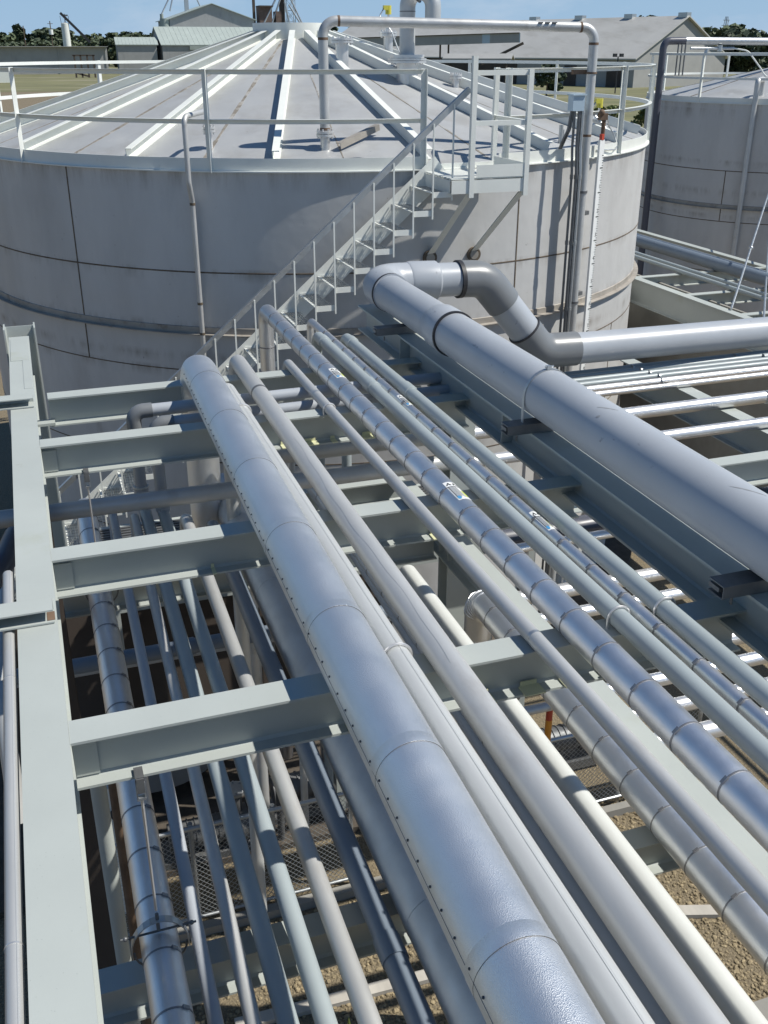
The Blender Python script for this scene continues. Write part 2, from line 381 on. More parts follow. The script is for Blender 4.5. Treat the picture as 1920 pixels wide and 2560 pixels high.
# short stub beams laid over the left beam
for y, lab, grp in ((7.63, 'far channel stub lying across the left beam', None), (4.39, 'near rust-stained channel stub lying across the left beam', None)):
    t = thing('channel_stub', 'green ' + lab, 'steel channel', (-.6, y, 5.602), 'channel stubs across the left beam')
    g = bm_(); prism(g, [(-.125, .004), (.125, .004), (.125, .012), (.008, .012), (.0, .075), (-.125, .075), (-.125, .067), (-.01, .06), (-.01, .012), (-.125, .012)], (-1.6, y, 5.6), (-.122, y, 5.6)); part(t, 'channel_body', g, 'green_steel')
    if y < 5:
        g = bm_(); box(g, (-.135, y - .07, 5.6135), (.035, .08, .002)); part(t, 'rust_patch', g, 'rust_steel')
# lower tier
LG = 'lower cross beams under the hanging pipes'
beam('shaded lower cross beam under the near hanging pipes, flecked with sun', (-.2, 3.355, 4.318), (2.885, 3.355, 4.318), .22, .135, LG, name='cross_beam')
beam('shaded lower cross beam farther back behind the hanging pipes', (-.2, 7.05, 4.318), (2.885, 7.05, 4.318), .22, .15, LG, name='cross_beam')
beam('low green beam crossing deep below the pipe rack on the left', (-.3, 4.62, 2.9), (2.4, 4.62, 2.9), .25, .17, LG, name='cross_beam')
# columns
def column(label, x, y, ztop, b=.2, h=.2, ax=0, m='green_steel', z0=0):
    t = thing('steel_column', label, 'steel column', (x, y, z0), 'columns of the pipe rack')
    g = bm_(); up = V((1, 0, 0)) if ax else V((0, 1, 0))
    prism(g, [(u, v + h / 2) for u, v in iprof(h, b, .014, .01)], (x, y, z0), (x, y, ztop), up); part(t, 'column_shaft', g, m)
    g = bm_(); box(g, (x, y, z0 + .012), (b + .12, h + .12, .024)); part(t, 'base_plate', g, m)
    return t
column('H column rising at the far end of the left beam', -.185, 9.82, 5.66, .22, .28, 1)
column('dark brown column below the left beam at the third cross beam', -.2, 6.72, 5.20, .17, .2, 0, 'brown_dark')  # darker brown than the other columns
column('column under the big pipe beam beside its stiffener plate', 3.01, 6.9, 5.50, .2, .2)

# ================================================================== UPPER PIPES
def pipe_line(f, y): return f[0] + f[1] * y
def long_pipe(name, label, x_a, y_a, x_b, y_b, zc, r, m, zdrop=None, bend=None, group=None, y0=-.6, seg=24, prof=None, cat='pipe', ends=True):
    sl_ = (x_b - x_a) / (y_b - y_a); xf = lambda y: x_a + sl_ * (y - y_a)
    t = thing(name, label, cat, (xf(2), 2, zc - r), group)
    pts = [(xf(y0), y0, zc), (xf(y_b), y_b, zc)]
    g = bm_()
    if zdrop is not None:
        bend = bend or 1.5 * 2 * r
        tube(g, arcpath([pts[0], pts[1], (xf(y_b), y_b, zdrop)], bend), r, seg, prof=None)
    else: tube(g, pts, r, seg, prof=prof)
    part(t, 'pipe_body', g, m)
    return t, xf
def bands(t, xf, zc, r, ys, m='dark_band', w=.007, clasp=35, seg=24):
    """thin straps round a jacket, with a little buckle on the upper side"""
    proto = None
    for y in ys:
        if proto is None:
            g = bm_(); tube(g, [(0, -w / 2, 0), (0, w / 2, 0)], r + .0025, seg)
            a = R(clasp); c = V((-math.sin(a), 0, math.cos(a))) * (r + .004)
            box(g, c, (.030, w * 1.9, .008), Matrix.Rotation(-a, 3, 'Y'))
            proto = to_obj('band', g, m); proto.parent = t; o = proto
        else: o = proto.copy(); COL.objects.link(o); o.parent = t
        o.location = V((xf(y), y, zc)) - rootloc(t)
def ubolt(t, x, y, zc, r, th=.006, m='bright_stainless', name='pipe_clamp', foot=None):
    g = bm_(); rr = r + th
    pts = [(x - rr, y, zc - r - .02)] + [(x - rr * math.cos(R(a)), y, zc + rr * math.sin(R(a))) for a in range(0, 181, 12)] + [(x + rr, y, zc - r - .02)]
    tube(g, pts, th, 8); part(t, name, g, m)
def coupling(t, x, y, zc, r, l=.10, th=.008, m='pvc_pale'):
    g = bm_(); tube(g, [(x, y - l/2, zc), (x, y - l/2 + .004, zc), (x, y + l/2 - .004, zc), (x, y + l/2, zc)], [r + .002, r + th, r + th, r + .002], 24)
    part(t, 'coupling', g, m)

# P1 big stucco-embossed duct
t, xf = long_pipe('insulated_pipe', 'widest bright silver pipe with dark screws along its left side', 0.985, 2.0, 1.117, 7.78, 5.735, .1335, 'stucco_aluminium', 4.25, .26, seg=48)
for i, y in enumerate((1.75, 2.62, 3.58, 4.45, 5.35, 6.25, 7.15)):
    g = bm_(); tube(g, [(xf(y), y - .03, 5.735), (xf(y), y - .029, 5.735), (xf(y), y + .028, 5.735), (xf(y), y + .03, 5.735)], [.1335, .1347, .1347, .1335], 48); part(t, 'jacket_lap', g, 'stucco_aluminium')
    g = bm_(); tube(g, [(xf(y), y - .0312, 5.735), (xf(y), y - .0298, 5.735)], .1349, 48); part(t, 'jacket_seam', g, 'screw_dark')
a = R(196)
for dz in (0,):
    g = bm_()
    for y0_, y1_ in ((-.5, 7.3),):
        pa = V((xf(y0_), y0_, 5.735)); pb = V((xf(y1_), y1_, 5.735)); off = V((math.cos(R(172)), 0, math.sin(R(172)))) * .1340
        bar(g, pa + off, pb + off, .0016, .0012)
    part(t, 'lap_edge', g, 'dark_band')
proto = None
y = 1.35
while y < 7.45:
    if proto is None:
        g = bm_(); sphere(g, (0, 0, 0), .0047, 8, 6); proto = to_obj('screw_head', g, 'screw_dark'); proto.parent = t; o = proto
    else: o = proto.copy(); COL.objects.link(o); o.parent = t
    o.location = V((xf(y), y, 5.735)) + V((math.cos(R(166)), 0, math.sin(R(166)))) * .1345 - rootloc(t)
    y += .107 * random.uniform(.86, 1.14)
# P2 white ridged pipe
t, xf = long_pipe('ridged_pipe', 'white ridged pipe hugging the right side of the widest silver pipe', 1.222, 2.0, 1.27, 7.35, 5.660, .058, 'white_tracing', .3, .11)
for s_, hgt in ((10, .0590),):
    g = bm_(); off = V((math.sin(R(s_)), 0, math.cos(R(s_)))) * hgt
    bar(g, V((xf(-.6), -.6, 5.66)) + off * .985, V((xf(7.2), 7.2, 5.66)) + off * .985, .007, .004); part(t, 'tracing_ridge', g, 'white_tracing')
for y in (3.40, 6.72): ubolt(t, xf(y), y, 5.66, .060, .006)
# P4
t, xf = long_pipe('steel_pipe', 'bare steel pipe with a faint seam, second pipe right of the widest silver pipe', 1.402, 2.0, 1.495, 8.08, 5.664, .064, 'mill_stainless', .25, .14)
g = bm_(); ring_along(g, (xf(7.1), 7.1, 5.664), (0, 1, 0), .064, .035, .0012); part(t, 'weld_mark', g, 'dark_galvanised')
g = bm_(); off = V((-.25, 0, .97)).normalized() * .0565
pts = []
for k in range(40):
    yy = 3.2 + k * .07; a = R(-24 + 9 * math.sin(k * .21) + 3 * math.sin(k * .9)); pts.append(V((xf(yy), yy, 5.664)) + V((math.sin(a), 0, math.cos(a))) * .0640)
tube(g, pts, .0009, 6); part(t, 'scuff_line', g, 'galvanised')
# P7
t, xf = long_pipe('steel_pipe', 'thinnest bare steel pipe on the rack, left of the banded silver pipe', 1.868, 2.2, 1.895, 7.95, 5.637, .037, 'mill_stainless', .25, .085)
for y, w_ in ((7.0, .03), (3.38, .02)):
    g = bm_(); ring_along(g, (xf(y), y, 5.637), (0, 1, 0), .037, w_, .0010); part(t, 'weld_mark', g, 'galvanised')
ubolt(t, xf(6.66), 6.66, 5.637, .039, .005)
# P8 banded
t, xf = long_pipe('insulated_pipe', 'wide banded silver pipe with two white stickers, right of the thinnest steel pipe', 2.058, 2.2, 2.110, 9.66, 5.673, .073, 'smooth_aluminium', .25, .13, seg=36)
bands(t, xf, 5.673, .073, [1.35 + .29 * k for k in range(28)], clasp=48)
for z in (5.3, 5.05, 4.5):
    g = bm_(); ring_along(g, (xf(9.66), 9.66, z), (0, 0, 1), .073, .012, .003); part(t, 'band', g, 'dark_band')
P8 = (t, xf, 5.673, .073)
# P9
t, xf = long_pipe('plastic_pipe', 'pale grey plastic pipe left of the narrow banded pipe', 2.303, 3.0, 2.352, 8.66, 5.648, .047, 'pvc_pale', .25, .10)
coupling(t, xf(7.05), 7.05, 5.648, .047, .16); coupling(t, xf(8.42), 8.42, 5.648, .047, .10)
ubolt(t, xf(3.40), 3.40, 5.648, .049, .006)
# P10 banded narrow
t, xf = long_pipe('insulated_pipe', 'narrow banded silver pipe between two pale plastic pipes', 2.428, 3.0, 2.446, 9.22, 5.637, .036, 'smooth_aluminium', .25, .08)
bands(t, xf, 5.637, .036, [2.05 + .30 * k for k in range(23)], clasp=40)
P10 = (t, xf, 5.637, .036)
# P11
t, xf = long_pipe('plastic_pipe', 'pale grey plastic pipe rightmost in the row, beside the deep green beam', 2.548, 3.0, 2.575, 8.52, 5.648, .047, 'pvc_pale', .25, .10)
coupling(t, xf(6.85), 6.85, 5.648, .047, .16); coupling(t, xf(8.30), 8.30, 5.648, .047, .10)
ubolt(t, xf(3.40), 3.40, 5.648, .049, .006)

# stickers (curved patches on banded pipes)
def sticker(P, y, L, a0, a1, name='pipe_sticker'):
    t, xf, zc, r = P
    g = bm_(); lay = []
    def patch(u0, u1, v0, v1, mi, lift):
        n = 4; rows = []
        for i in range(n + 1):
            a = R(a0 + (a1 - a0) * (v0 + (v1 - v0) * i / n)); row = []
            for k in (u0, u1):
                yy = y - L * k
                row.append(g.verts.new((xf(yy) + math.sin(a) * (r + lift), yy, zc + math.cos(a) * (r + lift))))
            rows.append(row)
        for i in range(n):
            f = g.faces.new((rows[i][0], rows[i][1], rows[i+1][1], rows[i+1][0])); f.material_index = mi
    def tri(pts, mi, lift):
        vs = []
        for k, v in pts:
            a = R(a0 + (a1 - a0) * v); yy = y - L * k
            vs.append(g.verts.new((xf(yy) + math.sin(a) * (r + lift), yy, zc + math.cos(a) * (r + lift))))
        g.faces.new(vs).material_index = mi
    patch(0, 1, 0, 1, 0, .0012)
    tri([(.06, .30), (.20, .06), (.20, .46)], 1, .0022); tri([(.06, .70), (.20, .54), (.20, .94)], 1, .0022)
    for i in range(7):
        v = .08 + i * .085; patch(.28, .28 + (.55 if i % 3 else .62), v, v + .04, 2 if i else 1, .0020)
    patch(.50, .86, .72, .95, 4, .0020)
    tri([(.88 + .09 * math.cos(q * math.pi / 4), .2 + .13 * math.sin(q * math.pi / 4)) for q in range(8)], 3, .0022)
    bmesh.ops.recalc_face_normals(g, faces=g.faces[:])
    part(t, name, g, ['sticker_white', 'ink_black', 'ink_grey', 'ink_blue', 'ink_green'])
sticker(P8, 4.90, .25, -22, 42); sticker(P8, 7.29, .25, -22, 42)
sticker(P10, 4.52, .24, -35, 60); sticker(P10, 6.70, .24, -35, 60)

# ---------------------------------------------------------------- big grey plastic pipe
t = thing('plastic_pipe', 'biggest grey plastic pipe, bending over at its far end and running right', 'pipe', (3.0, 4, 5.83))
zc = 5.985; xa = lambda y: 2.955 + .0105 * y
def pv(pts, r, name, m, rad=.25, seg=40):
    g = bm_(); tube(g, arcpath(pts, rad), r, seg); return part(t, name, g, m)
pv([(xa(-.6), -.6, zc), (xa(7.3), 7.3, zc)], .165, 'pipe_body', 'pvc_grey')
pv([(xa(7.3), 7.3, zc), (xa(8.62), 8.62, zc)], .160, 'pipe_body', 'pvc_grey')
g = bm_(); tube(g, [(xa(7.08), 7.08, zc), (xa(7.1), 7.1, zc), (xa(7.34), 7.34, zc), (xa(7.42), 7.42, zc)], [.166, .178, .178, .161], 40); part(t, 'bell_joint', g, 'pvc_grey')
for yy in (7.085, 8.62):
    g = bm_(); ring_along(g, (xa(yy), yy, zc), (0, 1, 0), .174 if yy > 8 else .178, .022, .002, 40); part(t, 'gasket_ring', g, 'gasket_black')
EY = 9.10; ex = xa(EY)
pv([(ex, 8.60, zc), (ex, EY, zc), (ex + .40, EY, zc - .015)], .174, 'elbow', 'pvc_grey', .26)
g = bm_(); tube(g, [(ex + .34, EY, zc - .01), (ex + .36, EY, zc - .01), (ex + .62, EY, zc - .02), (ex + .64, EY, zc - .02)], [.174, .182, .182, .166], 40); part(t, 'coupling', g, 'pvc_grey')
pv([(ex + .5, EY, zc - .02), (ex + .88, EY, zc - .03)], .162, 'pipe_body', 'pvc_grey')
g = bm_(); tube(g, [(ex + .85, EY, zc - .03), (ex + .89, EY, zc - .03)], .183, 40); part(t, 'gasket_ring', g, 'gasket_black')
A_ = V((ex + .88, EY, zc - .03)); B_ = V((ex + 1.14, EY, zc - .04)); C_ = V((ex + 1.82, EY, 5.15)); D_ = V((ex + 2.22, EY, 5.14))
pv([A_, B_, B_ + (C_ - B_) * .33], .178, 'elbow', 'pvc_elbow', .28)
pv([B_ + (C_ - B_) * .25, B_ + (C_ - B_) * .78], .165, 'pipe_body', 'pvc_grey')
pv([B_ + (C_ - B_) * .70, C_, D_], .178, 'elbow', 'pvc_elbow', .28)
g = bm_(); q0 = B_ + (C_ - B_) * .70; ring_along(g, q0, C_ - B_, .178, .018, .003, 40); part(t, 'gasket_ring', g, 'gasket_black')
pv([D_ - V((.1, 0, 0)), (11.5, EY + .25, 5.00)], .165, 'pipe_body', 'pvc_grey')
def streak(y0, a0, y1, a1, w, m, name):
    g = bm_(); rows = []
    for k in range(9):
        f = k / 8; y = y0 + (y1 - y0) * f; a = R(a0 + (a1 - a0) * f); ww = w * (.35 + math.sin(math.pi * f)) * .7; row = []
        for s_ in (-1, 1): row.append(g.verts.new((xa(y) + math.sin(a) * .1657, y + s_ * ww, zc + math.cos(a) * .1657)))
        rows.append(row)
    for k in range(8): g.faces.new((rows[k][0], rows[k][1], rows[k+1][1], rows[k+1][0]))
    bmesh.ops.recalc_face_normals(g, faces=g.faces[:]); part(t, name, g, m)
streak(4.78, -22, 4.66, 2, .010, 'ink_grey', 'scuff_mark'); streak(3.56, -18, 3.40, 12, .010, 'ink_grey', 'scuff_mark'); streak(4.70, -42, 4.69, -34, .012, 'ink_grey', 'scuff_mark')
streak(4.45, 12, 4.44, 15, .012, 'sticker_white', 'paint_fleck'); streak(6.95, 4, 6.93, 26, .006, 'sticker_white', 'printed_mark')
for yy in (3.05, 5.5, 8.1):
    g = bm_(); x = xa(yy); rr = .169
    pts = [V((x - rr, yy, 5.80))] + [V((x - rr * math.cos(R(a)), yy, zc + rr * math.sin(R(a)))) for a in range(0, 181, 10)] + [V((x + rr, yy, 5.80))]
    for i in range(len(pts) - 1): bar(g, pts[i], pts[i+1], .028, .004, V((0, 1, 0)).cross(pts[i+1] - pts[i]))
    box(g, (x - .005, yy, zc + rr + .012), (.03, .03, .02)); cyl(g, (x - .03, yy, zc + rr + .016), (x + .03, yy, zc + rr + .016), .006, 8)
    if yy == 5.5: part(t, 'strap_clamp', g, 'galvanised')
    else: g.free()
for i, yy in enumerate((3.28, 5.50, 8.10)):
    s = thing('support_channel', ['nearest dark slotted channel under the biggest plastic pipe', 'middle dark slotted channel under the strapped plastic pipe', 'farthest dark slotted channel under the biggest plastic pipe'][i], 'channel', (xa(yy), yy, 5.753), 'support channels on the deep green beam')
    g = bm_(); prism(g, [(-.055, 0), (.055, 0), (.055, .004), (-.051, .004), (-.051, .058), (.055, .058), (.055, .063), (-.055, .063)], (2.72, yy, 5.754), (3.42, yy, 5.754)); prism(g, [(-.02, .02), (.055, .02), (.055, .042), (-.02, .042)], (2.722, yy, 5.754), (3.42, yy, 5.754)); part(s, 'channel_body', g, 'dark_galvanised')
    g = bm_()
    for dx in (2.80, 3.2):
        cyl(g, (dx, yy - .02, 5.735), (dx, yy - .02, 5.70), .007, 8)
    part(s, 'bolt', g, 'dark_galvanised')

# ================================================================== LOWER HANGING PIPES
LW = 'lower pipes hung under the rack'
t, xf = long_pipe('insulated_pipe', 'banded silver pipe hanging on rods, leftmost of the lower pipes', .122, 2.6, .152, 8.2, 4.46, .083, 'smooth_aluminium', seg=32, group=LW, y0=.6)
bands(t, xf, 4.46, .083, [2.0 + .31 * k for k in range(20)], clasp=-40, w=.008)
L1 = (t, xf)
def hanger(label, x, y, ztop, zc, r, full=True):
    h = thing('pipe_hanger', label, 'pipe hanger', (x, y, ztop), 'rod hangers below the cross beams')
    g = bm_(); cyl(g, (x, y, ztop - .10), (x, y, zc + r + .13), .006, 8); part(h, 'rod', g, 'bright_stainless')
    g = bm_(); box(g, (x, y + .01, ztop + .01), (.035, .07, .02)); box(g, (x, y - .024, ztop - .02), (.03, .012, .07)); part(h, 'beam_clamp', g, 'dark_galvanised')
    g = bm_(); box(g, (x - .016, y, ztop - .06), (.006, .02, .08)); box(g, (x + .016, y, ztop - .06), (.006, .02, .08)); box(g, (x, y, ztop - .10), (.038, .022, .012)); part(h, 'turnbuckle', g, 'galvanised')
    if full:
        g = bm_(); rr = r + .038
        pts = [V((x - rr * math.cos(R(a)), y, zc + .02 + (rr + .02) * math.sin(R(a)))) for a in range(0, 181, 15)]
        pts = [V((x - rr, y, zc - .02))] + pts + [V((x + rr, y, zc - .02))]
        for i in range(len(pts) - 1): bar(g, pts[i], pts[i+1], .035, .005, V((0, 1, 0)).cross(pts[i+1] - pts[i]))
        part(h, 'yoke', g, 'galvanised')
        g = bm_(); cyl(g, (x - rr - .04, y, zc + r + .012), (x + rr + .04, y, zc + r + .012), .005, 8)
        for s_ in (-1, 1):
            sphere(g, (x + s_ * (rr + .02), y, zc + r + .012), .011, 8, 6)
        cyl(g, (x, y, zc + r + .02), (x, y, zc + r + .11), .008, 8); part(h, 'cross_bolt', g, 'dark_galvanised')
        g = bm_(); pts = [V((x - (r + .03) * math.cos(R(a)), y, zc - (r + .03) * math.sin(R(a)))) for a in range(0, 181, 15)]
        tube(g, pts, .005, 8); part(h, 'sling', g, 'dark_galvanised')
hanger('rod hanger with a yoke round the near banded pipe', .127, 3.325, 5.378, 4.46, .083)
hanger('thin rod hanger dropping from the third cross beam', .160, 6.645, 5.378, 4.46, .083)
slp = lambda y: 4.44 + .10 * (y - 3.4)
def low_pipe(name, label, xa_, xb_, yb, r, m, drop=None, dz=0.0, k=1):
    slp = lambda y: 4.44 + .10 * k * (y - 3.4)
    t = thing(name, label, 'pipe', (xa_, 3, slp(3) - r), LW)
    p0 = V((xa_ - .02, .2, slp(.2) + dz)); p1 = V((xb_, yb, slp(yb) + dz)); g = bm_()
    if drop: tube(g, arcpath([p0, p1, p1 + V((0, 0.03, -drop))], 3 * r), r, 20)
    else: tube(g, [p0, p1], r, 20)
    part(t, 'pipe_body', g, m); return t, p0, p1
low_pipe('plastic_pipe', 'thin bluish plastic pipe right of the lower banded pipe', .285, .325, 7.3, .032, 'pvc_grey', .6)
low_pipe('steel_pipe', 'thin whitish steel pipe, third of the lower pipes', .428, .474, 7.15, .034, 'mill_stainless', .6)
t4, a4, b4 = low_pipe('plastic_pipe', 'pale plastic pipe right of the whitish lower steel pipe', .592, .560, 7.28, .045, 'pvc_pale')
t5, a5, b5 = low_pipe('plastic_pipe', 'slightly thinner pale plastic pipe, fifth of the lower pipes', .752, .690, 7.10, .045, 'pvc_pale')
for (tt, b, y, zt) in ((t4, b4, 7.28, 5.565), (t5, b5, 7.10, 5.515)):
    g = bm_(); x = b.x
    tube(g, arcpath([(x, y - .05, b.z), (x, y, b.z), (x, y, zt), (3.6, y, zt + .02)], [0, .06, .075, 0]), .045, 22); part(tt, 'riser', g, 'pvc_grey')
    g = bm_(); tube(g, arcpath([(x, y, zt - .13), (x, y, zt), (x + .14, y, zt)], [0, .075, 0]), .055, 22); part(tt, 'elbow', g, 'pvc_elbow')
    g = bm_(); cyl(g, (x, y, b.z + .02), (x, y, b.z + .14), .056, 22); part(tt, 'coupling', g, 'pvc_grey')
    g = bm_(); ring_along(g, (x, y, b.z + .14), (0, 0, 1), .056, .012, .003); part(tt, 'collar', g, 'pvc_white')
low_pipe('steel_pipe', 'bare steel lower pipe striped with shadow, sixth from the left', .888, .905, 7.6, .047, 'mill_stainless', .6, -.02, .3)
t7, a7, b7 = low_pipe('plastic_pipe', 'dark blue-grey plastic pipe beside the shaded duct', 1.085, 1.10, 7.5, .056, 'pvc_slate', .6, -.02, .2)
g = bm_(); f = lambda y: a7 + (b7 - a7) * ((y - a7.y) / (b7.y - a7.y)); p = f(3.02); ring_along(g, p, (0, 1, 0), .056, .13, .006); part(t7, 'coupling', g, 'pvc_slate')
t, xf = long_pipe('insulated_pipe', 'dull grey dented duct half hidden below the widest silver pipe', 1.32, 2.5, 1.34, 8.2, 4.46, .152, 'dull_jacket', group=LW, seg=36, y0=.4)
for yy in (1.6, 3.1, 4.7, 6.2):
    g = bm_(); ring_along(g, (xf(yy), yy, 4.46), (0, 1, 0), .152, .05, .002, 36); part(t, 'jacket_lap', g, 'dull_jacket')
low_pipe('plastic_pipe', 'shaded blue-grey plastic pipe below the ridged white pipe', 1.985, 2.01, 7.9, .050, 'pvc_grey', None, .06, .2)
t, xf = long_pipe('insulated_pipe', 'shaded thin banded pipe under the bare steel pipe', 1.962, 2.5, 2.0, 7.9, 4.62, .036, 'dull_jacket', group=LW, y0=.4)
bands(t, xf, 4.62, .036, [1.6 + .34 * k for k in range(18)], clasp=20)
t, xf = long_pipe('plastic_pipe', 'sunlit white plastic pipe passing under the nearest cross beams', 2.335, 2.9, 2.365, 6.3, 4.392, .076, 'pvc_white', group=LW, y0=.4)
t, xf = long_pipe('insulated_pipe', 'lower banded silver pipe ending in a ribbed elbow', 2.655, 2.5, 2.70, 5.72, 4.44, .100, 'smooth_aluminium', .2, .15, group=LW, seg=32, y0=.4)
bands(t, xf, 4.44, .10, [1.5 + .3 * k for k in range(14)], clasp=30)
for k in range(5):
    a = R(12 + k * 17); c = V((xf(5.72), 5.57, 4.29)); p = c + V((0, math.sin(a), math.cos(a))) * .15
    g = bm_(); ring_along(g, p, (0, math.cos(a), -math.sin(a)), .10, .018, .006, 32); part(t, 'gore_rib', g, 'smooth_aluminium')
for z in (4.1, 3.8):
    g = bm_(); ring_along(g, (xf(5.72), 5.72, z), (0, 0, 1), .10, .02, .006, 32); part(t, 'gore_rib', g, 'smooth_aluminium')
g = bm_(); tube(g, arcpath([(2.45, 5.7, 3.0), (2.45, 5.7, 3.6), (3.0, 5.7, 3.62)], .16), .10, 28)
t = solo('insulated_pipe', 'bare ribbed elbow deep below the ribbed banded pipe', 'pipe', g, 'smooth_aluminium')
# transverse pipes
TG = 'pipes crossing below the rack'
g = bm_(); cyl(g, (-.55, 6.88, 5.02), (3.1, 6.85, 5.02), .064, 24); solo('steel_pipe', 'dull steel pipe crossing between the third and second cross beams', 'pipe', g, 'mill_stainless', TG)
g = bm_(); cyl(g, (1.3, 7.52, 5.0), (3.1, 7.52, 5.0), .085, 24); solo('steel_pipe', 'wider dark steel pipe crossing beyond the third cross beam', 'pipe', g, 'mill_stainless', TG)
for i, (y, r, m) in enumerate(((4.35, .06, 'bright_stainless'), (4.65, .05, 'bright_stainless'), (4.95, .05, 'smooth_aluminium'), (5.25, .065, 'bright_stainless'), (5.62, .06, 'bright_stainless'), (5.95, .05, 'smooth_aluminium'), (6.3, .06, 'bright_stainless'))):
    g = bm_(); cyl(g, (2.99, y, 4.0), (6.6, y, 4.0), r, 20)
    solo('steel_pipe', 'mirror bright steel pipe among the row crossing below the deep green beam', 'pipe', g, m, 'mirror bright pipes crossing below the deep green beam')

# ================================================================== RIGHT SIDE RACK
VG = 'thin plastic pipes running right behind the biggest pipe'
names = ['rearmost thin plastic pipe of the four running right', 'second thin plastic pipe from the rear of the four running right', 'third thin plastic pipe from the rear of the four running right', 'front thin plastic pipe of the four running right, next to the silver one']
for i, (y, r) in enumerate(((9.33, .033), (9.21, .031), (9.08, .033), (8.95, .031))):
    pass
YV = [9.30, 9.19, 9.06, 8.93]
for i, y in enumerate(YV):
    y = y - .12
    t = thing('plastic_pipe', names[i], 'pipe', (5, y, 4.80), VG)
    g = bm_(); cyl(g, (3.2, y, 4.832), (11.5, y + .05, 4.832), .031, 18); part(t, 'pipe_body', g, 'pvc_pale')
    x = 6.05 + i * .03
    g = bm_(); ring_along(g, (x, y, 4.832), (1, 0, 0), .031, .02, .004); part(t, 'collar', g, 'galvanised')
    if i in (0, 1):
        g = bm_(); ring_along(g, (7.45 + .3 * i, y, 4.832), (1, 0, 0), .031, .16, .006); part(t, 'coupling', g, 'pvc_pale')
for lab, y, zc_, r, ubx in (('bright silver pipe running right, just in front of the four plastic ones', 8.63, 4.838, .038, 6.05), ('thinner bright silver pipe running right in front of the first silver one', 8.48, 4.832, .031, None),
                      ('thick bright silver pipe running right with a clamp over the beam', 7.78, 4.862, .061, 6.70), ('bright silver pipe running right nearest the biggest plastic pipe', 7.17, 4.853, .052, None)):
    t = thing('steel_pipe', lab, 'pipe', (5, y, zc_ - r), 'silver pipes running right')
    g = bm_(); cyl(g, (3.2, y, zc_), (11.5, y + .04, zc_), r, 24); part(t, 'pipe_body', g, 'bright_stainless')
    if ubx:
        g = bm_(); ring_along(g, (ubx, y, zc_), (1, 0, 0), r, .012, .006); box(g, (ubx, y - r - .004, zc_ - r * .8), (.02, .012, .03)); part(t, 'pipe_clamp', g, 'galvanised')
beam('green beam running back below the silver pipes on the right', (6.24, 4.5, 4.797), (6.24, 9.6, 4.797), .30, .17, None)
beam('green beam crossing right in front of the nearest silver pipe', (3.1, 6.62, 4.795), (6.15, 6.62, 4.795), .24, .16, None)
beam('second green beam crossing to the right of the crossing junction', (6.33, 6.62, 4.795), (10.5, 6.62, 4.795), .24, .16, None)
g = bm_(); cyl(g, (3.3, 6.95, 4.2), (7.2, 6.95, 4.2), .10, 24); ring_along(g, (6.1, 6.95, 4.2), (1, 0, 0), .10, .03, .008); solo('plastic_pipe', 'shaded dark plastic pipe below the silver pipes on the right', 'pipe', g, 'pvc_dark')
g = bm_(); cyl(g, (3.3, 6.72, 4.22), (6.1, 6.72, 4.22), .04, 20); solo('steel_pipe', 'short silver pipe beside the shaded dark plastic pipe', 'pipe', g, 'bright_stainless')
# rack behind, between the tanks
beam('white edged green beam beside the big tank at far right', (9.80, 8.5, 4.42), (9.80, 17.5, 4.42), .42, .15, None, name='rack_beam')
beam('outer green beam carrying pipes in front of the far tank', (12.55, 8.5, 4.42), (12.55, 20.5, 4.42), .3, .15, None, name='rack_beam')
for i, y in enumerate((9.9, 11.0, 12.25, 13.65, 15.1)):
    t = thing('cross_beam', ['nearest', 'second', 'third', 'fourth', 'farthest'][i] + ' short cross beam between the two far right beams', 'steel beam', (11, y, 4.2), 'cross beams of the far right rack')
    g = bm_(); prism(g, iprof(.2, .13), (9.88, y, 4.415), (12.47, y, 4.415)); part(t, 'beam_body', g, 'green_steel')
    g = bm_(); cyl(g, (10.55, y + .35, 4.2), (10.55, y + .35, 4.23), .05, 12); cyl(g, (11.0, y + .35, 4.2), (11.0, y + .35, 4.23), .05, 12); box(g, (10.75, y + .35, 4.19), (1.75, .03, .02)); part(t, 'lamp_disc', g, 'white_paint')
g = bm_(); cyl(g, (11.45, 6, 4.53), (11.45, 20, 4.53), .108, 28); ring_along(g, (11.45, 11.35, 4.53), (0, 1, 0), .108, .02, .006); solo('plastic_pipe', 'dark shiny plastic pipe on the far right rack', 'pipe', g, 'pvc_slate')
for i, x in enumerate((10.72, 10.92, 11.85, 12.05)):
    g = bm_(); cyl(g, (x, 6, 4.455), (x, 20, 4.455), .036, 16)
    solo('plastic_pipe', ['thin grey pipe nearest the big tank on the far right rack', 'thin grey pipe just left of the dark shiny pipe', 'thin grey pipe just right of the dark shiny pipe', 'thin grey pipe beside the outer far beam'][i], 'pipe', g, 'pvc_pale' if i < 2 else 'galvanised', 'thin pipes on the far right rack')
for i, (a, b) in enumerate((((9.85, 12.5, 4.44), (12.4, 15.29, 5.28)), ((9.85, 11.75, 4.44), (12.4, 14.96, 4.69)))):
    t = thing('brace_rod', ['rear', 'front'][i] + ' sloping brace rod rising from the far right rack beam', 'brace rod', a, 'brace rods of the far right rack')
    g = bm_(); cyl(g, a, V(a) + (V(b) - V(a)) * 1.6, .017, 10); part(t, 'rod', g, 'galvanised')
    g = bm_(); sphere(g, V(a) + (V(b) - V(a)) * .62, .04, 10, 8); part(t, 'turnbuckle', g, 'galvanised')
g = bm_(); box(g, (10.3, 12.5, 3.0), (.05, 10, 2.6)); solo('low_wall', 'shaded grey wall under the far right rack', 'wall', g, 'concrete')

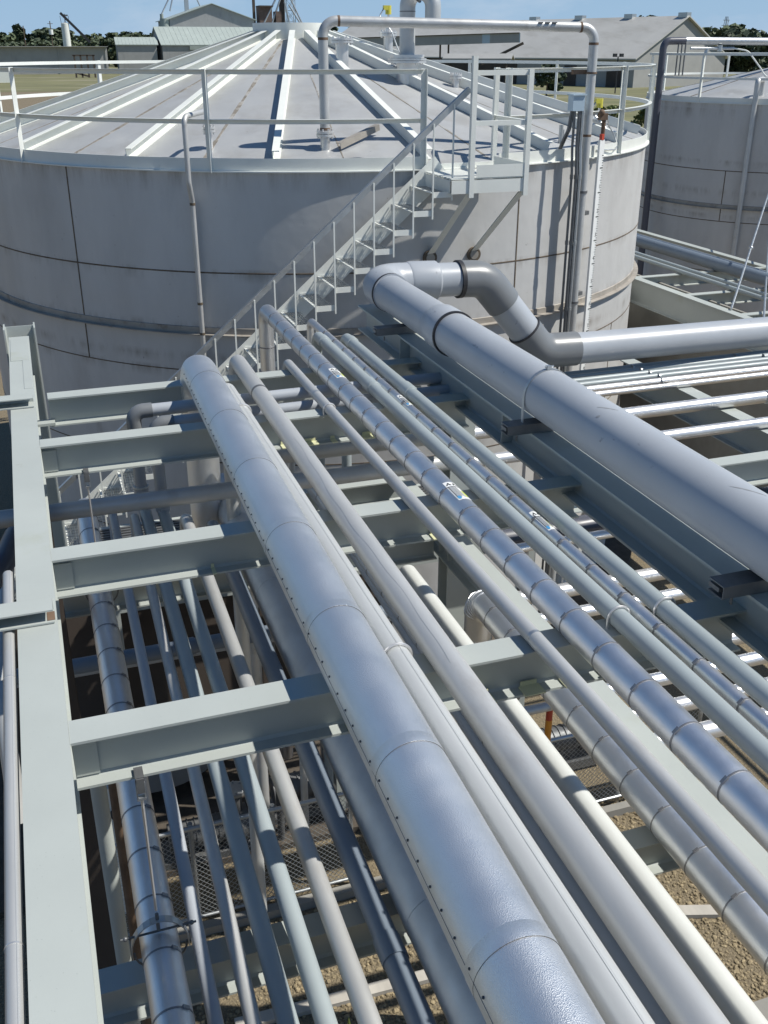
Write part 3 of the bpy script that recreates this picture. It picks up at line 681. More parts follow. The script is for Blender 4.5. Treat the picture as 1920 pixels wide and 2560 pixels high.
# ================================================================== LEFT EDGE PIPES
t = thing('steel_pipe', 'silver ribbed pipe running along the outer side of the left beam', 'pipe', (-.36, 2, 5.2), None)
g = bm_(); cyl(g, (-.326, -.6, 5.566), (-.326, 4.9, 5.566), .027, 22); part(t, 'pipe_body', g, 'mill_stainless')
g = bm_(); off = .0272
bar(g, V((-.326 + off * math.sin(R(25)), -.6, 5.566 + off * math.cos(R(25)))), V((-.326 + off * math.sin(R(25)), 4.9, 5.566 + off * math.cos(R(25)))), .003, .003)
part(t, 'tracing_ridge', g, 'white_tracing')
for y in (2.05, 2.42, 3.9):
    g = bm_(); ring_along(g, (-.326, y, 5.566), (0, 1, 0), .027, .006, .002); part(t, 'band', g, 'bright_stainless')
g = bm_(); tube(g, arcpath([(-.50, 4.9, 4.0), (-.50, 5.25, 4.6), (-.42, 6.6, 4.9)], .3), .05, 20); solo('steel_pipe', 'steel pipe rising steeply outside the left beam', 'pipe', g, 'mill_stainless')
g = bm_(); tube(g, arcpath([(-.62, 5.6, 5.0), (-.42, 6.0, 5.1), (-.34, 6.4, 5.1)], .2), .07, 20); solo('plastic_pipe', 'dark plastic elbow at the left picture edge', 'pipe', g, 'pvc_dark')

# ================================================================== BELOW THE RACK: fences, pumps, pipes
def chain_fence(label, x0, x1, y, z0, z1, pitch=.06):
    t = thing('chain_link_fence', label, 'fence', ((x0 + x1) / 2, y, 0), 'chain link fence panels under the rack')
    g = bm_(); cyl(g, (x0, y, z1), (x1, y, z1), .024, 12); cyl(g, (x0, y, z0), (x1, y, z0), .018, 10); part(t, 'rail', g, 'galvanised')
    n = int((x1 - x0) / 1.2) + 1
    for i in range(n + 1):
        x = x0 + (x1 - x0) * i / n; g = bm_(); cyl(g, (x, y + .03, 0), (x, y + .03, z1 + .04), .024, 12); part(t, 'post', g, 'galvanised')
    g = bm_(); H = z1 - z0; k = x0 - H
    while k < x1:
        for s_ in (1, -1):
            a = V((k, y + .002 * s_, z0 if s_ > 0 else z1)); b = V((k + H, y + .002 * s_, z1 if s_ > 0 else z0))
            ta = max(0, (x0 - a.x) / (b.x - a.x)); tb = min(1, (x1 - a.x) / (b.x - a.x))
            if tb > ta: bar(g, a.lerp(b, ta), a.lerp(b, tb), .0035, .0035)
        k += pitch
    part(t, 'wire_mesh', g, 'mesh_wire')
chain_fence('long chain link fence seen through the lower left pipes', -.1, 2.3, 7.65, .12, 1.25)
chain_fence('chain link fence panel seen between the pipes at lower right', 3.6, 6.6, 7.85, .12, 1.15)
g = bm_(); box(g, (1.2, 7.55, .05), (3.2, .10, .10)); solo('kerb', 'grey kerb at the foot of the lower left fence', 'kerb', g, 'concrete')
g = bm_(); box(g, (5.4, 7.72, .05), (3.0, .10, .10)); solo('kerb', 'grey kerb at the foot of the lower right fence', 'kerb', g, 'concrete')
g = bm_(); box(g, (1.75, 6.35, .03), (1.9, .12, .05), Matrix.Rotation(R(-2), 3, 'Z')); solo('wooden_plank', 'pale plank lying on shaded gravel at lower left', 'plank', g, 'weathered_wood')
g = bm_(); box(g, (5.65, 6.10, .03), (1.0, .13, .05), Matrix.Rotation(R(-18), 3, 'Z')); solo('wooden_plank', 'pale plank lying on sunlit gravel at lower right', 'plank', g, 'weathered_wood')
for i, (y, z, r, m_) in enumerate(((7.9, 3.1, .07, 'pvc_slate'), (8.15, 2.9, .06, 'pvc_grey'))):
    g = bm_(); cyl(g, (-1.2, y, z), (3.4, y, z), r, 18); ring_along(g, (.9, y, z), (1, 0, 0), r, .05, .01)
    solo('plastic_pipe', ['dark plastic pipe crossing deep under the left pipes', 'grey plastic pipe crossing lowest under the left pipes'][i], 'pipe', g, m_)
g = bm_(); box(g, (.9, 9.0, 2.3), (4.6, .06, 1.5)); solo('panel', 'added dark panel giving the shade behind the lower left pipes', 'panel', g, 'brown_dark')  # dark sheet added where only shade lies behind the pipes
t = thing('walkway', 'dark slatted walkway added between the pipe rack and the big tank to shade the shell', 'walkway', (2.4, 9.5, 3.2))  # deck added to hide and shade the lower tank shell
g = bm_()
for k in range(24): box(g, (2.5, 8.75 + k * .062, 3.3), (4.4, .030, .03))
part(t, 'deck', g, 'dark_galvanised')
g = bm_()
for y in (8.70, 10.22): prism(g, cprof(.2, .06, .008), (.2, y, 3.1), (4.8, y, 3.1))
for x in (.3, 2.5, 4.7):
    for y in (8.75, 10.17): box(g, (x, y, 1.55), (.1, .1, 3.1))
part(t, 'frame', g, 'green_steel')
# weeds in the gravel
g = bm_(); rw = random.Random(5)
for k in range(90):
    a = rw.uniform(0, 6.28); x = 1.62 + rw.gauss(0, .16); y = 5.55 + rw.gauss(0, .12); h = rw.uniform(.05, .2); l = V((math.cos(a), math.sin(a), 0)) * h * .7
    p = V((x, y, .01)); q_ = p + l * .5 + V((0, 0, h)); e = p + l * 1.2 + V((0, 0, h * .9)); sd_ = V((-math.sin(a), math.cos(a), 0)) * .014
    g.faces.new([g.verts.new(v) for v in (p - sd_ * .4, p + sd_ * .4, q_ + sd_, e, q_ - sd_)])
solo('weed', 'small yellow green weed growing in the gravel below the lower pipes', 'weed', g, 'leaf_lime')
# pumps
def pump(label, x, y, z=.35):
    t = thing('pump', label, 'pump', (x, y, 0), 'pumps behind the lower fence')
    g = bm_(); cyl(g, (x - .35, y, z), (x + .25, y, z), .15, 24)
    for k in range(7): ring_along(g, (x - .3 + k * .08, y, z), (1, 0, 0), .15, .012, .012)
    part(t, 'motor', g, 'dark_galvanised')  # dark metal puts the gloom under the rack into the pump colour
    g = bm_(); cyl(g, (x + .28, y, z), (x + .5, y, z), .20, 24); cyl(g, (x + .39, y, z), (x + .39, y, z + .45), .07, 20); part(t, 'casing', g, 'dark_galvanised')
    g = bm_(); cyl(g, (x + .39, y, z + .43), (x + .39, y, z + .47), .12, 20)
    for k in range(8): cyl(g, (x + .39 + .095 * math.cos(k * .785), y + .095 * math.sin(k * .785), z + .42), (x + .39 + .095 * math.cos(k * .785), y + .095 * math.sin(k * .785), z + .49), .012, 8)
    part(t, 'flange', g, 'galvanised')
    g = bm_(); box(g, (x + .05, y, .1), (1.0, .36, .12)); part(t, 'base_frame', g, 'dark_galvanised')
pump('grey pump standing behind the lower left fence', .9, 8.6); pump('second pump standing right of the first behind the fence', 2.1, 8.9, .42); pump('pump half hidden behind the lower right fence', 5.2, 8.7, .42)
t = thing('pressure_vessel', 'squat grey vessel with a bolted manway below the left pipes', 'vessel', (.6, 9.7, 0))
g = bm_(); lathe(g, [(.01, 2.2), (.5, 2.18), (.85, 2.02), (.95, 1.8), (.95, .3), (.01, .3)], (.55, 10.4), 40); part(t, 'vessel_shell', g, 'grey_wall')
g = bm_(); cyl(g, (.55, 9.50, 1.35), (.55, 9.40, 1.35), .30, 32); part(t, 'manway_cover', g, 'mill_stainless')
g = bm_()
for k in range(16): a = k * math.pi / 8; cyl(g, (.55 + .26 * math.cos(a), 9.41, 1.35 + .26 * math.sin(a)), (.55 + .26 * math.cos(a), 9.37, 1.35 + .26 * math.sin(a)), .018, 8)
part(t, 'bolt_ring', g, 'galvanised')
for i, (x, y, r, z1, m) in enumerate(((.05, 5.6, .04, 4.0, 'rust_steel'), (.18, 5.75, .025, 4.2, 'galvanised'), (-.05, 5.3, .05, 4.1, 'green_steel'), (1.55, 8.5, .05, 4.0, 'dark_galvanised'), (1.75, 8.5, .04, 4.0, 'dark_galvanised'), (1.95, 8.2, .035, 4.2, 'rust_steel'), (4.35, 8.2, .05, 3.5, 'dark_galvanised'))):  # darker metals here stand in for shade under the rack
    g = bm_(); cyl(g, (x, y, 0), (x, y, z1), r, 16); ring_along(g, (x, y, z1 * .45), (0, 0, 1), r, .05, .012)
    solo('standpipe', ['rusty standpipe below the left beam', 'thin galvanised standpipe beside the rusty one', 'green standpipe nearest the left beam', 'steel standpipe rising behind the fence', 'galvanised standpipe next to the steel one', 'thinnest steel standpipe behind the fence', 'galvanised standpipe below the white plastic pipe'][i], 'standpipe', g, m, 'standpipes under the rack')
t = thing('marker_post', 'red and orange marker post below the white plastic pipe', 'post', (4.45, 7.6, 0))
g = bm_(); cyl(g, (4.45, 7.6, 0), (4.45, 7.6, 1.35), .035, 16); cyl(g, (4.45, 7.6, 1.65), (4.45, 7.6, 2.6), .035, 16); part(t, 'post_shaft', g, 'red_paint')
g = bm_(); cyl(g, (4.45, 7.6, 1.35), (4.45, 7.6, 1.65), .036, 16); part(t, 'reflector_sleeve', g, 'orange_paint')
g = bm_(); cyl(g, (3.2, 7.5, 1.9), (4.9, 7.5, 1.9), .05, 16); solo('steel_pipe', 'grey pipe crossing in front of the red marker post', 'pipe', g, 'mill_stainless')
t = thing('control_cabinet', 'pale cabinet with a lamp on its face below the left pipes', 'cabinet', (.15, 7.95, 0))
g = bm_(); box(g, (-.02, 8.3, .8), (.6, .5, 1.6)); part(t, 'cabinet_body', g, 'white_paint')
g = bm_(); sphere(g, (.05, 8.03, 1.3), .06); cyl(g, (.05, 8.05, 1.3), (-.1, 8.05, 1.3), .012, 8); part(t, 'gauge', g, 'gasket_black')

# ================================================================== BIG TANK
def flange_nozzle(t, p, r, h, fr=None, cover=True, name='nozzle', m='bright_stainless'):
    p = V(p); fr = fr or r * 1.75
    g = bm_(); cyl(g, p - V((0, 0, .05)), p + V((0, 0, h)), r, 20); nz = part(t, name, g, m)
    g = bm_(); cyl(g, p + V((0, 0, h - .035)), p + V((0, 0, h - .008)), fr, 24)
    if cover: cyl(g, p + V((0, 0, h - .001)), p + V((0, 0, h + .025)), fr, 24)
    for k in range(8):
        a = k * math.pi / 4 + .2; q = p + V((math.cos(a), math.sin(a), 0)) * fr * .82
        cyl(g, q + V((0, 0, h - .06)), q + V((0, 0, h + .05)), .011, 8)
    o = part(nz, 'flange', g, m); o.location = (0, 0, 0)
    return nz
def part2(parent, root, name, bm, m):
    return to_obj(name, bm, m, rootloc(root), parent)
tank = thing('storage_tank', 'big grey steel tank with a ribbed cone roof and outside stair', 'tank', (TC.x, TC.y, 0))
g = bm_(); lathe(g, [(TR, 0.1), (TR, 6.712), (TR - .02, 6.712), (TR - .02, .1)], TC, 128); part(tank, 'shell', g, 'tank_shell')
g = bm_(); lathe(g, [(TR + .045, 6.708), (TR + .045, 6.722), (TR + .006, 6.722), (TR + .006, 6.86), (TR - .006, 6.86), (TR - .006, 6.708)], TC, 128, 180.5, 530.2); lathe(g, [(TR + .045, 6.708), (TR + .045, 6.722), (TR + .006, 6.722), (TR + .006, 6.775), (TR - .012, 6.775), (TR - .012, 6.708)], TC, 8, 170.3, 180.4); part(tank, 'rim_plate', g, 'white_paint')
g = bm_(); ra = [g.verts.new(rp(k * 2.5, TR - .008)) for k in range(144)]; rb2 = [g.verts.new(rp(k * 2.5, .3)) for k in range(144)]
for k in range(144): g.faces.new((ra[k], rb2[k], rb2[(k + 1) % 144], ra[(k + 1) % 144]))
bmesh.ops.recalc_face_normals(g, faces=g.faces[:])
for f_ in g.faces:
    if f_.normal.z < 0: f_.normal_flip()
part(tank, 'roof', g, 'tank_roof')
g = bm_(); lathe(g, [(.01, 8.352), (.60, 8.352), (.60, 8.06), (.01, 8.06)], TC + AOFF, 48); part(tank, 'crown', g, 'white_paint')
for k in range(18):
    az = .3 + 20 * k
    g = bm_(); prism(g, cprof(.125, .085, .008), rp(az, .595, .003), rp(az, 5.14, .003)); part(tank, 'roof_rib', g, 'white_paint')
# plate seams on the roof
for k, (az, w_) in enumerate(((191, .02), (209.5, .05), (230, .05), (251, .03), (268, .02), (290, .03), (171, .03), (150, .018), (131, .03), (112, .02), (90, .03), (70, .03), (45, .03), (20, .03), (330, .03))):
    g = bm_(); r0 = .7 if k % 2 else 2.0
    n_ = 14
    for q in range(n_):
        ra_ = r0 + (5.15 - r0) * q / n_; rb_ = r0 + (5.15 - r0) * (q + 1) / n_; ww = w_ * (.55 + .6 * ((q * 37 + k * 13) % 10) / 10)
        bar(g, rp(az, ra_, .0015), rp(az, rb_, .0015), ww, .004)
    part(tank, 'roof_seam', g, 'roof_dirt')
# shell welds
for z, w_ in ((5.555, .012), (4.325, .010), (3.1, .010), (1.9, .010)):
    g = bm_(); lathe(g, [(TR - .004, z - w_), (TR + .0035, z - w_ * .6), (TR + .0035, z + w_ * .6), (TR - .004, z + w_)], TC, 128); part(tank, 'girth_weld', g, 'weld_rust')
for az, z0, z1 in ((229.7, 4.33, 6.70), (229.9, 5.0, 5.01), (166.5, 4.33, 6.70), (103, 5.56, 6.7), (292, 4.3, 6.7), (196, 2.0, 4.32), (140, 3.1, 4.32), (250, 3.1, 4.32), (355, 4.3, 6.7), (60, 4.3, 6.7)):
    if z1 - z0 < .1: continue
    g = bm_(); bar(g, taz(az, TR + .001, z0), taz(az, TR + .001, z1), .016, .006, taz(az, 1, 0) - taz(az, 0, 0)); part(tank, 'plate_weld', g, 'weld_rust')
g = bm_(); lathe(g, [(TR - .002, 4.80), (TR + .075, 4.80), (TR + .075, 4.81), (TR + .012, 4.815), (TR + .012, 4.885), (TR - .002, 4.892)], TC, 128); part(tank, 'stiffener_ring', g, 'stiffener')
flange_nozzle(tank, (3.48, 12.17, roofz(4.75)), .057, .17, .105)
flange_nozzle(tank, (4.53, 14.88, roofz(1.92)), .09, .36, .16)
flange_nozzle(tank, (5.36, 14.49, roofz(2.45)), .15, .26, .27)
flange_nozzle(tank, (5.55, 15.83, roofz(1.37)), .07, .30, .13)
flange_nozzle(tank, (7.87, 13.45, roofz(4.70)), .08, .14, .135)
flange_nozzle(tank, (2.2, 12.67, roofz(4.77)), .035, .22, .075)
flange_nozzle(tank, (6.15, 14.6, roofz(2.7)), .05, .12, .09)
g = bm_(); cyl(g, (6.72, 12.4, 6.8), (6.72, 12.4, 7.10), .028, 14); cyl(g, (6.78, 12.46, 6.8), (6.78, 12.46, 7.04), .02, 12); part(tank, 'vent_stub', g, 'galvanised')
for i, (p, z) in enumerate((((5.55, 15.83), 8.28), ((7.87, 13.45), 7.06))):
    t = thing('level_sensor', ['yellow capped level sensor beside the big vent pipe', 'yellow capped level sensor by the right railing'][i], 'sensor', (p[0], p[1], z - .05), 'yellow sensors on the roof nozzles')
    g = bm_(); cyl(g, (*p, z - .055), (*p, z + .02), .04, 16); cyl(g, (*p, z + .02), (*p, z + .20), .018, 12); part(t, 'sensor_stem', g, 'bright_stainless')
    g = bm_(); cyl(g, (*p, z + .18), (*p, z + .30), .045, 16); box(g, (p[0] - .05, p[1] - .02, z + .27), (.07, .06, .06)); part(t, 'sensor_head', g, 'yellow_plastic')
    g = bm_(); tube(g, arcpath([(p[0] - .07, p[1] - .02, z + .27), (p[0] - .16, p[1] - .05, z + .15), (p[0] - .02, p[1] - .2, z - .05), (p[0] + .12, p[1] - .3, roofz(math.hypot(p[0] + .12 - TC.x, p[1] - .3 - TC.y)) + .01)], .06), .010, 8); part(t, 'cable', g, 'galvanised')
# big vent with gooseneck
t = thing('vent_pipe', 'silver gooseneck vent pipe standing on a wide flange on the roof', 'vent', (5.36, 14.49, 7.88))
g = bm_(); cyl(g, (5.36, 14.49, 7.88), (5.36, 14.49, 7.92), .24, 28); part(t, 'flange', g, 'bright_stainless')
g = bm_(); tube(g, arcpath([(5.36, 14.49, 7.9), (5.36, 14.49, 8.70), (5.62, 14.20, 8.70), (5.62, 14.20, 8.24)], .19), .108, 32); part(t, 'pipe_body', g, 'mill_stainless')
g = bm_(); ring_along(g, (5.36, 14.49, 8.46), (0, 0, 1), .108, .012, .002); ring_along(g, (5.45, 14.39, 8.66), (.6, -.6, .45), .108, .008, .002); part(t, 'weld_mark', g, 'dark_galvanised')
g = bm_(); ring_along(g, (5.62, 14.20, 8.27), (0, 0, 1), .108, .06, .035); part(t, 'screen_collar', g, 'bright_stainless')
# overhead pipe
t = thing('steel_pipe', 'silver pipe arching high over the tank roof and down its right side', 'pipe', (6.72, 11.74, 0))
g = bm_(); tube(g, arcpath([(3.48, 12.17, 7.10), (3.48, 12.17, 8.285), (6.72, 11.74, 8.225), (6.72, 11.74, .1)], .16), .057, 28); part(t, 'pipe_body', g, 'mill_stainless')
for p, d in (((3.48, 12.17, 8.10), (0, 0, 1)), ((3.66, 12.146, 8.282), (1, -.13, 0)), ((6.54, 11.764, 8.228), (1, -.13, 0)), ((6.72, 11.74, 8.05), (0, 0, 1)), ((6.72, 11.74, 7.02), (0, 0, 1)), ((3.48, 12.17, 7.14), (0, 0, 1))):
    g = bm_(); ring_along(g, p, d, .057, .028, .0015, 28); part(t, 'weld_mark', g, 'rust_steel')
for k in range(3):
    g = bm_(); box(g, (6.02 + .085 * k, 11.785 - .011 * k, 8.275), (.05, .04, .012)); part(t, 'lug', g, 'dark_galvanised')
g = bm_(); box(g, (6.60, 11.80, 7.74), (.22, .05, .05)); ring_along(g, (6.72, 11.74, 7.73), (0, 0, 1), .057, .02, .01); part(t, 'rail_bracket', g, 'rust_steel')
for z in (4.95, 6.35):
    g = bm_(); ring_along(g, (6.72, 11.74, z), (0, 0, 1), .057, .03, .01); box(g, (6.74, 11.83, z), (.06, .2, .05)); part(t, 'wall_bracket', g, 'dark_galvanised')
# drain gooseneck on the left
t = thing('drain_pipe', 'thin steel drain pipe bending over the rim and down the shaded shell', 'pipe', (1.9, 12.1, 0))
b0 = taz(210.2, 5.47, 0); b1 = taz(210.4, 5.36, 0)
g = bm_(); tube(g, arcpath([(2.2, 12.67, 7.08), (2.2, 12.67, 7.34), (b0.x, b0.y, 7.31), (b0.x, b0.y, 6.60), (b1.x, b1.y, 6.38), (b1.x, b1.y, .1)], [0, .07, .09, .12, .12, 0]), .030, 18); part(t, 'pipe_body', g, 'mill_stainless')
for z in (6.36, 5.2, 4.83):
    g = bm_(); ring_along(g, (b1.x, b1.y, z), (0, 0, 1), .03, .03, .003); part(t, 'weld_mark', g, 'weld_rust')
# conduits and junction box
t = thing('junction_box', 'pale blue junction box with conduits beside the right riser pipe', 'junction box', (6.50, 11.62, 7.30))
g = bm_(); box(g, (6.50, 11.66, 7.40), (.155, .13, .175)); part(t, 'box_body', g, 'pale_blue')
g = bm_(); box(g, (6.50, 11.655, 7.494), (.18, .155, .016)); part(t, 'box_lid', g, 'pale_blue')
for dx, r, z0 in ((.035, .022, .1), (.075, .020, .1), (-.02, .016, .1)):
    g = bm_(); x = 6.50 + dx; y = 11.64 - dx * .35
    tube(g, arcpath([(x, y, 7.32), (x, y, 6.9), (x + .01, y - .02, 6.6), (x + .01, y - .02, z0)], .2), r, 12)
    for z in (6.55, 5.75, 4.9): ring_along(g, (x + .01, y - .02, z), (0, 0, 1), r, .05, .006)
    part(t, 'conduit', g, 'dark_galvanised' if dx < .05 else 'galvanised')
for dx in (-.06, -.03):
    g = bm_(); tube(g, arcpath([(6.50 + dx, 11.66, 7.31), (6.48 + dx, 11.68, 7.1), (6.44 + dx, 11.75, 6.93), (6.52 + dx, 11.95, 6.84)], .1), .013, 10); part(t, 'flexible_conduit', g, 'dark_galvanised')
# gauge board
az = 152.4; n_ = (taz(az, 1, 0) - TC).normalized(); n_.z = 0; sx_ = V((n_.y, -n_.x, 0)) * -1
if sx_.x < 0: sx_ = -sx_
t = thing('gauge_board', 'tall white level gauge board with black ruler marks on the tank', 'gauge', taz(az, 5.42, .4))
bc = taz(az, 5.42, 0)
mxr = Matrix((sx_, n_, V((0, 0, 1)))).transposed()
g = bm_(); box(g, (bc.x, bc.y, 3.68), (.108, .03, 6.52), mxr); part(t, 'board', g, 'sticker_white')
g = bm_()
for k in range(int(6.3 / .0305)):
    z = .5 + k * .0305; L_ = .062 if k % 10 == 0 else (.034 if k % 5 == 0 else .022)
    q = bc + sx_ * (.053 - L_ / 2) + n_ * .0155; box(g, (q.x, q.y, z), (L_, .003, .0085 if k % 10 else .014), mxr)
part(t, 'scale_marks', g, 'ink_black')
g = bm_()
for k in range(1, 20):
    z = .5 + k * .305 + .05
    cu = bpy.data.curves.new('n', 'FONT'); cu.body = str(20 - k); cu.size = .075; cu.align_x = 'CENTER'
    oo = bpy.data.objects.new('n', cu); COL.objects.link(oo); bpy.context.view_layer.update()
    me = bpy.data.meshes.new_from_object(oo.evaluated_get(bpy.context.evaluated_depsgraph_get())); bpy.data.objects.remove(oo); bpy.data.curves.remove(cu)
    me.transform(Matrix.Translation(bc + n_ * .0165 + sx_ * .016 + V((0, 0, z))) @ Matrix((sx_, V((0, 0, 1)), n_)).transposed().to_4x4()); g.from_mesh(me); bpy.data.meshes.remove(me)
part(t, 'numerals', g, 'ink_black')
q = bc + V((0, 0, 6.975)); g = bm_(); box(g, q, (.05, .04, .07), mxr); part(t, 'pointer', g, 'red_paint')
g = bm_(); q = taz(151.2, 5.36, 0); cyl(g, (q.x, q.y, 6.75), (q.x, q.y, 7.18), .026, 12); box(g, (q.x - .02, q.y, 7.21), (.11, .07, .08)); sphere(g, (q.x - .05, q.y - .02, 7.26), .04); part(t, 'cable_drum', g, 'rust_steel')
g = bm_(); q = taz(150.2, 5.33, 0); tube(g, arcpath([(q.x, q.y, 7.25), (q.x + .3, q.y + .4, 7.05), (q.x + .75, q.y + .75, 6.92), (q.x + .3, q.y + .2, 6.78), (q.x - .1, q.y, 6.8)], .15), .009, 8); part(t, 'cable', g, 'galvanised')
for z in (6.05, 5.0, 3.5, 2.0):
    q = taz(154, 5.33, z); g = bm_(); box(g, q, (.09, .12, .05), mxr); part(t, 'wall_bracket', g, 'dark_galvanised')
# loose angle on the roof
g = bm_(); prism(g, lprof(.07, .006), (3.62, 12.02, 6.99), (4.24, 12.42, 7.16)); solo('angle_bar', 'loose weathered angle bar lying on the tank roof near the rim', 'bar', g, 'stiffener')

# ---------------------------------------------------------------- railing
rail = thing('guard_railing', 'white angle iron guard railing round the top of the big tank', 'railing', (TC.x, TC.y, 6.72))
RR = 5.245
for z in (6.72 + 1.07, 6.72 + .555):
    g = bm_(); lathe(g, [(RR, z), (RR + .052, z), (RR + .052, z - .006), (RR + .006, z - .006), (RR + .006, z - .052), (RR, z - .052)], TC, 160, 181.2, 529.3); part(rail, 'rail', g, 'white_paint')
POST = [181.2, 208.1, 238.3, 268, 297, 327, 356, 26, 52, 75, 98, 119, 144.6, 169.3]
for az in POST:
    g = bm_(); n_ = (taz(az, 1, 0) - TC); n_.z = 0
    prism(g, [(-.028, -.003), (.032, -.003), (.032, .003), (-.022, .003), (-.022, .057), (-.028, .057)], taz(az, RR + .02, 6.70), taz(az, RR + .02, 7.795), n_); part(rail, 'post', g, 'white_paint')
# ---------------------------------------------------------------- platform
plat = thing('stair_platform', 'small white landing platform at the head of the tank stair', 'platform', (4.98, 11.05, 6.45))
PX0, PX1, PY0, PY1 = 4.67, 5.37, 10.62, 11.50
g = bm_()
for k in range(9):
    y = PY0 + .05 + k * .098; box(g, ((4.46 + PX1) / 2, y, 6.70), (PX1 - 4.46, .075, .012))
part(plat, 'deck', g, 'white_paint')
g = bm_()
prism(g, cprof(.14, .05, .006), (4.46, PY0, 6.545), (PX1, PY0, 6.545)); prism(g, cprof(.14, .05, .006), (4.46, PY1, 6.545), (4.46, PY0 + .05, 6.545)); prism(g, cprof(.14, .05, .006), (PX1, PY0 + .05, 6.545), (PX1, PY1, 6.545)); part(plat, 'frame', g, 'white_paint')
g = bm_(); box(g, ((PX0 + PX1) / 2 + .03, PY0 - .004, 6.775), (PX1 - PX0 - .10, .006, .13)); box(g, (PX1 + .004, 11.1, 6.775), (.006, .85, .13)); part(plat, 'toe_plate', g, 'white_paint')
for x, y, z0, z1 in ((PX0 + .02, PY0 - .012, 6.50, 7.93), (PX1 - .02, PY0 - .012, 6.50, 7.80), (PX1 + .05, 11.62, 6.72, 7.80)):
    g = bm_(); prism(g, [(-.025, -.003), (.03, -.003), (.03, .003), (-.019, .003), (-.019, .05), (-.025, .05)], (x, y, z0), (x, y, z1), V((0, 1, 0))); part(plat, 'post', g, 'white_paint')
for z in (7.79, 7.29):
    g = bm_(); prism(g, lprof(.05, .006), (PX0 + .02, PY0 + .01, z), (PX1, PY0 + .01, z)); part(plat, 'rail', g, 'white_paint')
    g = bm_(); prism(g, lprof(.05, .006), (PX1 - .01, PY0 + .03, z), (PX1 + .05, 11.62, z)); part(plat, 'rail', g, 'white_paint')
for (xo, xi) in ((PX0 + .03, 4.57), (PX1 - .03, 5.16)):
    yy = 16.797 - math.sqrt(TR ** 2 - (xi - TC.x) ** 2)
    g = bm_(); prism(g, [(-.045, 0), (.045, 0), (.045, .006), (-.039, .006), (-.039, .075), (-.045, .075)], (xo, PY0 + .05, 6.53), (xi, yy - .02, 5.72)); part(plat, 'brace', g, 'white_paint')
    g = bm_(); tube(g, [(xi, yy - .05, 5.70), (xi, yy + .01, 5.70)], .085, 24); br = part(plat, 'brace_pad', g, 'weld_rust')
    g = bm_(); tube(g, [(xi, yy - .054, 5.70), (xi, yy - .045, 5.70)], .055, 24); part2(br, plat, 'pad_plug', g, 'stiffener')
# ---------------------------------------------------------------- stair
stair = thing('stair', 'white open stair with grating treads climbing the tank shell', 'stair', (0, 11, 0))
RUN, RISE, SY0, SY1 = .2275, .193, 10.715, 11.42
NT = 33
def tread_bm():
    g = bm_(); w = .225; d = SY1 - SY0
    box(g, (0, -d/2 - .003, -.012), (w, .006, .062)); box(g, (0, d/2 - .003, -.012), (w, .006, .062))
    for f in g.faces: f.material_index = 1
    for k in range(7): box(g, (-w/2 + .02 + k * (w - .03) / 7, 0, -.004), (.0035, d - .012, .012))
    for k in range(9): box(g, (0, -d/2 + .05 + k * (d - .1) / 8, 0), (w - .02, .0035, .006))
    return g
def nosing_bm():
    g = bm_(); w = .225; d = SY1 - SY0
    box(g, (-w/2 - .010, 0, .008), (.012, d - .02, .008))
    for k in range(12): box(g, (-w/2 + .001, -d/2 + .04 + k * d / 12.8, .0082), (.022, .034, .0075))
    return g
tp = to_obj('tread', tread_bm(), ['galvanised', 'white_paint']); np_ = to_obj('nosing', nosing_bm(), 'white_paint')
bp = None
for i in range(NT):
    tr = tp if i == 0 else tp.copy(); no = np_ if i == 0 else np_.copy()
    if i: COL.objects.link(tr); COL.objects.link(no)
    x = 4.395 - RUN * i; z = 6.545 - RISE * i
    tr.parent = stair; tr.location = (x, (SY0 + SY1) / 2 - 11, z); no.parent = tr
sl_ = RISE / RUN
rz = lambda x: 7.49 + (x - 4.50) * sl_
g = bm_(); prism(g, [(-.004, -.16), (.004, -.16), (.004, .13), (-.004, .13)], (4.66, SY1 + .006, 6.545 + .265 * sl_), (-2.9, SY1 + .006, 6.545 - (4.395 + 2.9) * sl_)); part(stair, 'stringer', g, 'white_paint')
g = bm_(); prism(g, [(u, v) for u, v in [(0, 0), (-.05, 0), (-.05, -.006), (-.006, -.006), (-.006, -.06), (0, -.06)]], (4.66, SY0 - .012, rz(4.66)), (-2.9, SY0 - .012, rz(-2.9))); part(stair, 'handrail', g, 'galvanised')
for i in range(NT):
    x = 4.395 - RUN * i + .105; z = 6.545 - RISE * i
    g = bm_(); bar(g, (x, SY0 - .014, z - .075), (x, SY0 - .014, rz(x) - .03), .016, .016, V((1, 0, 0))); part(stair, 'baluster', g, 'white_paint')

# unseen tank added under the viewer to cut light on the rack
TN = V((1.6, -6.9, 0))
unseen_tank = thing('storage_tank', 'unseen dark grey tank added below the viewer to shade the pipe rack', 'tank', TN[:])
g = bm_(); lathe(g, [(TR, 0), (TR, 6.70), (TR - .02, 6.70), (TR - .02, 0)], TN, 96); part(unseen_tank, 'shell', g, 'shade_tank')
g = bm_(); lathe(g, [(TR - .008, 6.69), (.02, 8.1), (.02, 8.08), (TR - .008, 6.67)], TN, 96); part(unseen_tank, 'roof', g, 'shade_tank')
